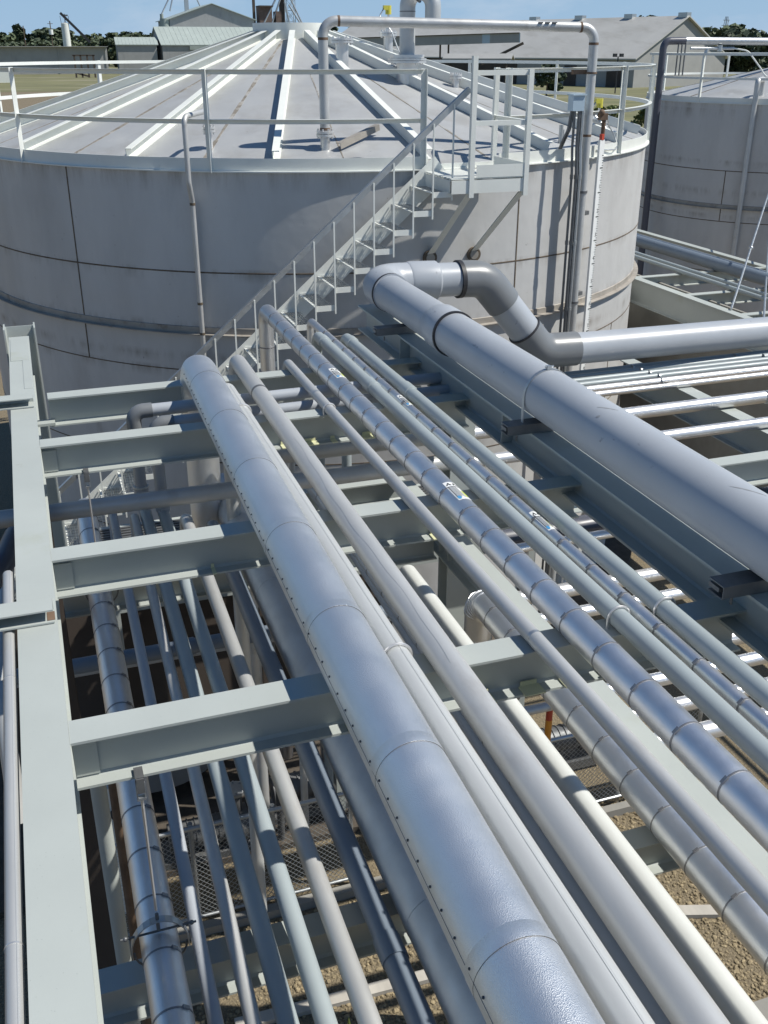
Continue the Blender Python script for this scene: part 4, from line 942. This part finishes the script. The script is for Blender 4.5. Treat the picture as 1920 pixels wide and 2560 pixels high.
# ================================================================== FAR TANK
T2 = V((18.6, 22.9, 0)); r2 = 3.3; z2 = 6.84
def t2az(az, r, z): return V((T2.x + r * math.sin(R(az)), T2.y + r * math.cos(R(az)), z))
tank2 = thing('storage_tank', 'smaller grey steel tank with a smooth cone roof behind at far right', 'tank', (T2.x, T2.y, 0))
g = bm_(); lathe(g, [(r2, 0), (r2, z2), (r2 - .02, z2), (r2 - .02, 0)], T2, 96); part(tank2, 'shell', g, 'tank_shell')
g = bm_(); lathe(g, [(r2 + .03, z2 - .01), (r2 + .03, z2 + .004), (r2 + .006, z2 + .004), (r2 + .006, z2 + .12), (r2 - .006, z2 + .12), (r2 - .006, z2 - .01)], T2, 96); part(tank2, 'rim_plate', g, 'white_paint')
g = bm_(); lathe(g, [(r2 - .01, z2 + .06), (.02, z2 + .80), (.02, z2 + .78), (r2 - .01, z2 + .04)], T2, 96); part(tank2, 'roof', g, 'tank_roof')
for k in range(9):
    az = 20 + 40 * k; g = bm_(); bar(g, t2az(az, .1, z2 + .782), t2az(az, r2 - .05, z2 + .076), .02, .006); part(tank2, 'roof_seam', g, 'weld_rust')
for z in (5.36, 4.2, 3.0):
    g = bm_(); lathe(g, [(r2 - .004, z - .012), (r2 + .005, z - .007), (r2 + .005, z + .007), (r2 - .004, z + .012)], T2, 96); part(tank2, 'girth_weld', g, 'weld_rust')
for az, z0, z1 in ((236, 4.2, 5.36), (190, 5.36, 6.8)):
    g = bm_(); bar(g, t2az(az, r2 + .001, z0), t2az(az, r2 + .001, z1), .02, .007, t2az(az, 1, 0) - t2az(az, 0, 0)); part(tank2, 'plate_weld', g, 'weld_rust')
g = bm_(); lathe(g, [(r2 - .002, 4.50), (r2 + .07, 4.50), (r2 + .07, 4.51), (r2 + .012, 4.515), (r2 + .012, 4.59), (r2 - .002, 4.6)], T2, 96); part(tank2, 'stiffener_ring', g, 'stiffener')
for (dx, dy, h) in ((-.75, -2.45, .35), (-.05, -2.5, .55), (.15, -.1, .35)):
    p = V((T2.x + dx, T2.y + dy, z2 + .80 - .225 * math.hypot(dx, dy))); flange_nozzle(tank2, p, .05, h, .10)
rail2 = thing('guard_railing', 'white guard railing round the top of the far right tank', 'railing', (T2.x, T2.y, z2))
for z in (z2 + 1.06, z2 + .55):
    g = bm_(); lathe(g, [(r2 - .02, z), (r2 + .03, z), (r2 + .03, z - .05), (r2 - .02, z - .05)], T2, 96); part(rail2, 'rail', g, 'white_paint')
for az in range(10, 370, 40):
    g = bm_(); a = t2az(az + 2, r2, z2); bar(g, a, a + V((0, 0, 1.06)), .05, .05, t2az(az, 1, 0) - t2az(az, 0, 0)); part(rail2, 'post', g, 'white_paint')
t = thing('plastic_pipe', 'dark plastic pipe standing beside the far tank and crossing over it', 'pipe', (15.2, 22.5, 0))
g = bm_(); tube(g, arcpath([(15.0, 22.9, 0), (15.0, 22.9, 8.0), (15.03, 22.9, 8.16), (15.6, 22.85, 8.165)], .16), .084, 24); part(t, 'riser', g, 'pvc_dark')
g = bm_(); cyl(g, (15.55, 22.85, 8.165), (19.0, 22.6, 8.15), .085, 24); ring_along(g, (18.0, 22.66, 8.155), (1, 0, 0), .085, .3, .012); part(t, 'pipe_body', g, 'galvanised')
g = bm_(); cyl(g, (15.7, 22.8, 8.0), (16.9, 22.75, 8.0), .035, 12); cyl(g, (16.15, 22.78, 8.0), (16.1, 22.78, 7.7), .045, 12); cyl(g, (16.5, 22.76, 7.93), (16.5, 22.76, 8.07), .06, 12); part(t, 'branch_pipe', g, 'galvanised')
for x in (15.35, 15.45, 15.55):
    g = bm_(); cyl(g, (x, 22.8, 7.4), (x, 22.8, 8.1), .018, 10); part(t, 'support_rod', g, 'dark_galvanised')
g = bm_(); tube(g, arcpath([(16.9, 22.75, 8.0), (17.2, 22.6, 7.95), (17.5, 22.4, 7.55), (17.6, 22.3, 7.35), (18.1, 22.0, 7.35), (18.3, 21.8, 7.5)], .25), .018, 10); part(t, 'hose', g, 'white_paint')
g = bm_(); cyl(g, (19.0, 22.6, 7.4), (19.0, 22.6, 8.35), .16, 20); cyl(g, (19.0, 22.6, 7.25), (19.0, 22.6, 7.5), .24, 20); cyl(g, (19.0, 22.6, 8.35), (19.0, 22.6, 8.6), .05, 12); part(t, 'valve', g, 'pvc_dark')
t = thing('level_sensor', 'yellow level sensor on a stem above the far tank roof', 'sensor', (18.0, 20.5, 7.1))
g = bm_(); cyl(g, (18.0, 20.5, 6.8), (18.0, 20.5, 7.7), .03, 12); cyl(g, (18.0, 20.5, 7.0), (18.0, 20.5, 7.1), .08, 14); part(t, 'sensor_stem', g, 'mill_stainless')
g = bm_(); cyl(g, (18.0, 20.5, 7.65), (18.0, 20.5, 7.8), .06, 14); cyl(g, (18.0, 20.45, 7.25), (18.0, 20.45, 7.45), .11, 14); part(t, 'sensor_head', g, 'yellow_plastic')
q = t2az(228, r2 + .07, 0)
g = bm_(); tube(g, arcpath([(q.x + .45, q.y + .4, 6.95), (q.x + .45, q.y + .4, 7.36), (q.x, q.y, 7.34), (q.x, q.y, 0)], .08), .06, 18); solo('drain_pipe', 'pale drain pipe bending over the rim of the far tank', 'pipe', g, 'mill_stainless')

# ================================================================== FAR BUILDINGS
def gable(name, label, p0, p1, depth_dir, depth, zr, ze, z0=0, mroof='metal_roof', mwall='grey_wall', over=.6, seams=0, rm=.4, cat='building', tr=.5):
    """ridge runs parallel to p0->p1 (front eave line), depth away along depth_dir; ridge at fraction tr of the depth"""
    p0 = V((*p0, 0)); p1 = V((*p1, 0)); d = V((*depth_dir, 0)).normalized(); e = (p1 - p0).normalized()
    t = thing(name, label, cat, ((p0 + p1) / 2)[:])
    g = bm_(); a, b = p0, p1; c_ = p1 + d * depth; dd = p0 + d * depth; ra = p0 + d * depth * tr; rb_ = p1 + d * depth * tr
    Z = lambda p, z: g.verts.new((p.x, p.y, z))
    va = [Z(a, z0), Z(b, z0), Z(c_, z0), Z(dd, z0)]; vt = [Z(a, ze), Z(b, ze), Z(c_, ze), Z(dd, ze)]; vr = [Z(ra, zr - .1), Z(rb_, zr - .1)]
    for f in ((va[0], va[1], vt[1], vt[0]), (va[2], va[3], vt[3], vt[2]), (va[1], va[2], vt[2], vr[1], vt[1]), (va[3], va[0], vt[0], vr[0], vt[3])): g.faces.new(f)
    bmesh.ops.recalc_face_normals(g, faces=g.faces[:]); part(t, 'wall', g, mwall)
    g = bm_()
    for s_ in (0, 1):
        q = -1 if s_ == 0 else 1
        ea = (a if s_ == 0 else dd) + d * over * q - e * over; eb = (b if s_ == 0 else c_) + d * over * q + e * over; za = ze - over * (zr - ze) / (depth * tr)
        r_a = ra - e * over; r_b = rb_ + e * over
        lo = [V((ea.x, ea.y, za)), V((eb.x, eb.y, za)), V((r_b.x, r_b.y, zr)), V((r_a.x, r_a.y, zr))]
        u = [g.verts.new(p + V((0, 0, .25))) for p in lo]; l = [g.verts.new(p) for p in lo]
        g.faces.new(u); g.faces.new(l[::-1])
        for k in range(4): g.faces.new((u[k], l[k], l[(k+1) % 4], u[(k+1) % 4]))
        if seams:
            for k in range(1, seams):
                f = k / seams; bar(g, lo[0].lerp(lo[1], f) + V((0, 0, .27)), lo[3].lerp(lo[2], f) + V((0, 0, .27)), .10, .08)
    bmesh.ops.recalc_face_normals(g, faces=g.faces[:]); part(t, 'roof', g, mroof)
    return t
t = gable('farm_building', 'low pale gabled shed left of the long ribbed roof', (41.2, 421), (55.5, 420), (.05, 1), 12, 11.6, 9.3, mroof='green_roof', seams=12)
g = bm_(); box(g, (49, 420.9, 5.5), (3.5, .2, 5)); part(t, 'door', g, 'cream_wall')
t = gable('farm_building', 'long gabled building with a pale green ribbed roof', (57.5, 419), (118, 417), (-.05, 1), 24, 15.3, 9.3, mroof='green_roof', seams=34)
g = bm_(); box(g, (84, 417.8, 8.2), (33, .2, 1.4)); part(t, 'wall_band', g, 'green_wall')
t = gable('grain_store', 'tall gabled grain store with a green verge behind the ribbed roof', (97.7, 441), (98.5, 480), (-1, .02), 33.5, 23.9, 18.4, mroof='green_roof', mwall='grey_wall', over=1.0)
g = bm_(); cyl(g, (62.5, 443, 9), (62.5, 443, 18.6), 1.9, 20); cyl(g, (61.5, 443, 18.6), (61.5, 443, 20.2), .7, 12); part(t, 'bin', g, 'green_wall')
t = thing('storage_wall', 'long low grey storage wall across the field at left', 'wall', (-20, 390, 0))
g = bm_(); box(g, (-31, 391, 4.25), (131, 4, 8.5)); part(t, 'wall', g, 'grey_wall')
g = bm_()
for x in (-60, -31, -2, 18.5, 34): box(g, (x, 388.9, 4.2), (.5, .4, 8.4))
box(g, (-31, 389, 8.55), (131.5, 4.4, .18)); part(t, 'rib', g, 'cream_wall')
t = thing('loading_frame', 'dark steel loading frame in front of the long grey wall', 'frame', (22, 340, 0))
g = bm_()
for x in (20.5, 22.3, 24.2, 26): box(g, (x, 340, 3.1), (.5, .5, 6.2))
box(g, (23.2, 340, 6.1), (6.5, .5, .4)); bar(g, (16, 340, 2.6), (24, 340, 0.4), .5, .5); part(t, 'frame', g, 'brown_dark')
t = thing('silo', 'white cylindrical silo with a dark sloping conveyor at left', 'silo', (23.4, 420, 0))
g = bm_(); lathe(g, [(.01, 16.6), (1.38, 16.2), (1.38, 0), (.01, 0)], (23.4, 420), 28); part(t, 'silo_shell', g, 'white_paint')
g = bm_(); bar(g, (22.2, 419.6, 19.6), (31.5, 419, 10.0), .9, .9); part(t, 'conveyor', g, 'gasket_black')
g = bm_(); box(g, (23.6, 420, 17.9), (.3, .3, 2.8)); box(g, (24.0, 420, 18.8), (1.5, 1, .5)); bar(g, (22, 420, 18.6), (22.2, 420, 16.2), .15, .15); bar(g, (25, 420, 18.6), (24.8, 420, 16.2), .15, .15); part(t, 'head_frame', g, 'dark_galvanised')
for i, (x, y, h) in enumerate(((8.5, 400, 15), (17.4, 400, 16.5))):
    t = thing('utility_pole', ['plain wooden utility pole left of the silo', 'utility pole carrying a pale transformer next to the silo'][i], 'utility pole', (x, y, 0), 'utility poles at left')
    g = bm_(); cyl(g, (x, y, 0), (x, y, h), .16, 10); part(t, 'pole', g, 'bark')
    g = bm_(); box(g, (x, y, h - .8), (1.8 if i else .9, .15, .15)); part(t, 'crossarm', g, 'bark')
    if i: g = bm_(); cyl(g, (x, y - .5, h - 4.2), (x, y - .5, h - 2.6), .7, 12); part(t, 'transformer', g, 'white_paint')
g = bm_(); box(g, (-2.5, 298, 1.6), (7.6, 3, 3.2)); box(g, (-2.5, 298, 3.3), (7.8, 3.2, .25)); solo('trailer', 'white box trailer parked at the left edge of the field', 'trailer', g, 'white_paint')
# grain elevator
t = thing('grain_elevator', 'rusty red grain elevator tower with lattice mast and spouts', 'tower', (106, 447, 0))
g = bm_(); box(g, (103.3, 447, 11.6), (5.2, 6, 23.2)); box(g, (108.5, 446, 10.8), (2.2, 5, 21.6)); part(t, 'tower_body', g, 'brick_red')
g = bm_(); box(g, (103.3, 446, 23.4), (5.6, 7, .5)); box(g, (110.6, 446.5, 20), (1.8, 1.8, 40)); box(g, (98.9, 446, 16), (1.0, 1.0, 40)); part(t, 'leg_casing', g, 'brown_dark')
g = bm_()
for (x, y) in ((112.2, 445), (115.8, 445), (112.2, 448), (115.8, 448)): bar(g, (x, y, 0), (x, y, 42), .22, .22)
for k in range(10):
    z = 2 + k * 4
    for y in (445, 448): bar(g, (112.2, y, z), (115.8, y, z + 4), .14, .14); bar(g, (115.8, y, z), (112.2, y, z + 4), .14, .14); bar(g, (112.2, y, z), (115.8, y, z), .14, .14)
part(t, 'lattice_mast', g, 'galvanised')
for a, b in (((100.5, 444, 14), (110, 444.5, 30)), ((103.5, 444, 12), (110, 444.5, 27)), ((112, 444.5, 30), (120.5, 444, 13)), ((113, 444, 24), (119.5, 443, 14)), ((111, 443, 25), (114, 443, 12))):
    g = bm_(); cyl(g, a, b, .36, 10); part(t, 'spout', g, 'galvanised')
t = thing('grain_hoist', 'slim silver grain hoist with guy tubes behind the tall gabled store', 'tower', (70, 470, 0))
g = bm_(); box(g, (75.8, 470, 18), (1.6, 1.6, 36)); part(t, 'leg_casing', g, 'galvanised')
for a, b in (((64.5, 468, 20), (72.5, 470, 33)), ((68.5, 468, 22), (73, 470, 36)), ((77, 470, 34), (82, 468, 22))):
    g = bm_(); cyl(g, a, b, .3, 8); part(t, 'spout', g, 'galvanised')
# big shed right
t = gable('warehouse', 'huge warehouse with a broad pale grey roof behind the tanks', (90, 328), (132, 212), (.94, .34), 34, 14.5, 6.1, mroof='metal_roof', mwall='cream_wall', over=.8, seams=0)
g = bm_()
for k in range(4):
    f = .62 + .125 * k; p = V((90, 328, 0)).lerp(V((132, 212, 0)), f) + V((.94, .34, 0)) * 17; box(g, (p.x, p.y, 14.9), (2.4, 1.6, 1.0), Matrix.Rotation(R(-70), 3, 'Z'))
part(t, 'roof_vent', g, 'galvanised')
e_ = (V((132, 212, 0)) - V((90, 328, 0))).normalized(); nn = V((.94, .34, 0)) * -1
for f, w_, z1, m_ in ((.62, 22, 4.6, 'brown_dark'), (.85, 3.6, 4.4, 'brown_dark'), (.955, 4, 4.2, 'brown_dark')):
    p = V((90, 328, 0)).lerp(V((132, 212, 0)), f) + nn * .12; g = bm_(); box(g, (p.x, p.y, z1 / 2), (w_, .2, z1), Matrix.Rotation(math.atan2(e_.y, e_.x), 3, 'Z')); part(t, 'door', g, m_)  # dark panels stand for the shade inside open doorways
g = bm_(); p = V((90, 328, 0)).lerp(V((132, 212, 0)), .30) + nn * .15; box(g, (p.x, p.y, 3.0), (66, .25, 5.4), Matrix.Rotation(math.atan2(e_.y, e_.x), 3, 'Z')); part(t, 'wall_cladding', g, 'brown_dark')
t = thing('conveyor_gallery', 'pale conveyor gallery on legs in front of the warehouse roof', 'gallery', (94, 214, 0))
a = V((70, 226, 9.0)); b = V((103, 211, 10.0))
g = bm_(); bar(g, a, b, 2.2, 1.75); part(t, 'gallery_body', g, 'grey_wall')
g = bm_(); bar(g, V((96, 214.2, 9.82)), b + V((.2, 0, 0.02)), 2.26, 1.8); part(t, 'gallery_end', g, 'pale_blue')
g = bm_(); bar(g, a + V((0, 0, .95)), b + V((0, 0, .95)), 2.8, .14); part(t, 'gallery_roof', g, 'brown_dark')
g = bm_()
for x, y in ((88, 217.8), (89.6, 217.1), (75, 223.8)): box(g, (x, y, 4.4), (.3, .3, 8.8))
bar(g, (95.5, 213, 5), (104, 211, 9), .7, .5); part(t, 'trestle', g, 'brown_dark')
t = gable('canopy', 'small open canopy on posts beside the conveyor gallery', (76, 185.5), (86, 180), (.5, .86), 7, 6.9, 6.2, z0=6.0, mroof='cream_wall', mwall='brown_dark', over=.5, cat='canopy')
g = bm_()
for x, y in ((76.4, 185.3), (81, 182.8), (85.7, 180.3), (79.3, 191)): box(g, (x, y, 3.1), (.3, .3, 6.2))
part(t, 'post', g, 'brown_dark')
t = thing('floodlight_mast', 'slim mast with twin floodlights before the warehouse wall', 'lamp post', (112, 186, 0))
g = bm_(); cyl(g, (112, 186, 0), (112, 186, 6.6), .12, 10); part(t, 'mast', g, 'gasket_black')
for dx in (-.55, .55):
    g = bm_(); box(g, (112 + dx, 186 - dx * .5, 6.8), (.7, .5, .6)); part(t, 'floodlight', g, 'gasket_black')
g = bm_()
P_ = V((430, 590, 0))
for s1 in (-1, 1):
    for s2 in (-1, 1): bar(g, P_ + V((s1 * 2.6, s2 * 2.6, 0)), P_ + V((s1 * .5, s2 * .5, 26)), .35, .35)
for z, w_ in ((18, 5), (21, 6), (24, 4.4), (12, 2.4)): box(g, P_ + V((0, 0, z)), (w_, .5, .4))
for k in range(6): bar(g, P_ + V((-2.4 + k * .35, -2, k * 4)), P_ + V((2.1 - k * .35, -2, k * 4 + 4)), .25, .25)
solo('pylon', 'faint lattice power pylon on the skyline at right', 'pylon', g, 'galvanised')

# ================================================================== TREES
def tree_proto(seed, h, w, n, leafm, conif=False, ls=1.0):
    rnd = random.Random(seed); root = bpy.data.objects.new('tree', None); COL.objects.link(root)
    g = bm_(); tube(g, [(0, 0, 0), (.1, 0, h * .3), (.05, .1, h * .62)], [h * .028, h * .02, h * .008], 8)
    for k in range(5):
        a = rnd.uniform(0, 6.28); z = h * rnd.uniform(.25, .5); cyl(g, (.05, 0, z), (math.cos(a) * w * .3, math.sin(a) * w * .3, z + h * .2), h * .007, 6)
    to_obj('trunk', g, 'bark', parent=root)
    g = bm_(); cl = []
    for k in range(16 if not conif else 12):
        if conif:
            z = h * (.15 + .82 * k / 12); rr = w * .5 * (1.02 - z / h) + .3; a = rnd.uniform(0, 6.28); cl.append((V((math.cos(a) * rr * .3, math.sin(a) * rr * .3, z)), rr * .9, h * .08))
        else:
            a = rnd.uniform(0, 6.28); q = math.sqrt(rnd.random()) * w * .36; z = h * rnd.uniform(.22, .86); q *= 1.15 - .75 * max(0, z / h - .5)
            cl.append((V((math.cos(a) * q, math.sin(a) * q, z)), w * rnd.uniform(.14, .25), h * rnd.uniform(.09, .15)))
    for _ in range(n):
        c, rr, rz_ = rnd.choice(cl); u = V((rnd.gauss(0, 1), rnd.gauss(0, 1), rnd.gauss(0, 1))).normalized() * rnd.uniform(.55, 1.05)
        p = c + V((u.x * rr, u.y * rr, u.z * rz_)); s = ls * rnd.uniform(.35, .8); nrm = (u + V((rnd.gauss(0, .6), rnd.gauss(0, .6), rnd.gauss(0, .6)))).normalized()
        x, y, _z = frame_of(nrm); th = rnd.uniform(0, 6.28); x, y = x * math.cos(th) + y * math.sin(th), y * math.cos(th) - x * math.sin(th)
        vs = [g.verts.new(p + x * s * ca + y * s * cb) for ca, cb in ((-.6, -.5), (.5, -.7), (.7, .5), (-.1, .8), (-.8, .3))]; g.faces.new(vs)
    to_obj('crown', g, leafm, parent=root)
    return root
protos = [tree_proto(1, 10, 9, 1500, 'leaf_dark'), tree_proto(2, 10, 7.5, 1300, 'leaf_mid'), tree_proto(3, 10, 8.5, 1500, 'leaf_dark'), tree_proto(4, 10, 5.5, 1200, 'leaf_dark', True), tree_proto(5, 10, 9, 1500, 'leaf_mid')]
used = set()
KIND = ['broad dark tree', 'mid green bushy tree', 'broad dark tree', 'dark conifer', 'mid green bushy tree']
def place_tree(i, x, y, h, where, grp, ws=1.0, rz=0):
    src = protos[i]
    if i not in used: used.add(i); root = src
    else:
        root = src.copy(); COL.objects.link(root)
        for ch in src.children:
            c = ch.copy(); COL.objects.link(c); c.parent = root
    s = h / 10; root.location = (x, y, 0); root.scale = (s * ws, s * ws, s); root.rotation_euler = (0, 0, rz)
    root['label'] = KIND[i] + ' ' + where; root['category'] = 'tree'; root['group'] = grp
    return root
rnd = random.Random(11)
for k in range(58):   # far tree belt behind the grain buildings
    az = -4 + k * .83 + rnd.uniform(-.3, .3); d = rnd.uniform(520, 600)
    i = rnd.choice([0, 1, 2, 3, 3, 4]); h = rnd.uniform(13.5, 18) * (1.0 if az < 14 or az > 30 else 1.12)
    where = ('on the skyline behind the silo and long wall at left' if az < 10 else ('on the skyline behind the grain buildings' if az < 22 else 'on the skyline beyond the warehouse'))
    place_tree(i, d * math.sin(R(az)), d * math.cos(R(az)), h, where, 'trees %s (%s)' % (where, KIND[i]), rnd.uniform(1.2, 1.6), rnd.uniform(0, 6))
for k in range(16):   # nearer hedge row left
    az = -3 + k * .72; d = 455 + rnd.uniform(-10, 20); i = rnd.choice([0, 1, 2, 4]); h = rnd.uniform(8.5, 13)
    place_tree(i, d * math.sin(R(az)), d * math.cos(R(az)), h, 'in the lower row just behind the long grey wall', 'trees behind the long grey wall (%s)' % KIND[i], 1.3, rnd.uniform(0, 6))
place_tree(1, 46.5, 440, 12.5, 'just left of the low gabled shed', 'lone trees', 1.2)
for k, (az, d, h) in enumerate(((32.0, 420, 20.0), (33.0, 425, 18.6), (36.2, 320, 14.4), (37.0, 315, 13.6), (37.9, 310, 12.6), (38.8, 300, 11.6), (39.7, 300, 11.0), (40.6, 290, 10.8), (41.6, 285, 10.6), (42.8, 280, 10.2), (38.2, 235, 6.8), (39.6, 228, 7.0), (41.0, 222, 7.5), (42.4, 215, 7.2), (43.8, 210, 7.8), (45.2, 205, 7.5))):
    i = (0, 2, 4, 0, 1, 2)[k % 6]; wh = 'rising behind the warehouse ridge' if k < 2 else ('in the row right of the warehouse gable' if k < 10 else 'in the low row behind the far tank')
    place_tree(i, d * math.sin(R(az)), d * math.cos(R(az)), h, wh, 'trees %s (%s)' % (wh, KIND[i]), 1.25, k)
place_tree(2, 94.5, 181, 5.9, 'standing alone before the warehouse wall', 'lone trees', 1.1)
# shrubs
shp = tree_proto(9, 10, 13, 1600, 'leaf_lime', ls=.9)
for k, (x, y, h) in enumerate(((52, 108, 2.6), (56, 104, 2.9), (60, 101, 2.7), (64, 99, 3.0), (67, 95, 2.6), (49, 118, 2.4), (70, 97, 2.9), (58, 112, 2.3), (73, 92, 3.0))):
    if k == 0: r_ = shp
    else:
        r_ = shp.copy(); COL.objects.link(r_)
        for ch in shp.children: c = ch.copy(); COL.objects.link(c); c.parent = r_
    r_.name = 'shrub'; r_.location = (x, y, 0); r_.scale = (h / 10,) * 3; r_.rotation_euler = (0, 0, k * 1.3)
    r_['label'] = 'lime green shrub in the wild patch behind the big tank'; r_['category'] = 'shrub'; r_['group'] = 'shrubs behind the big tank'
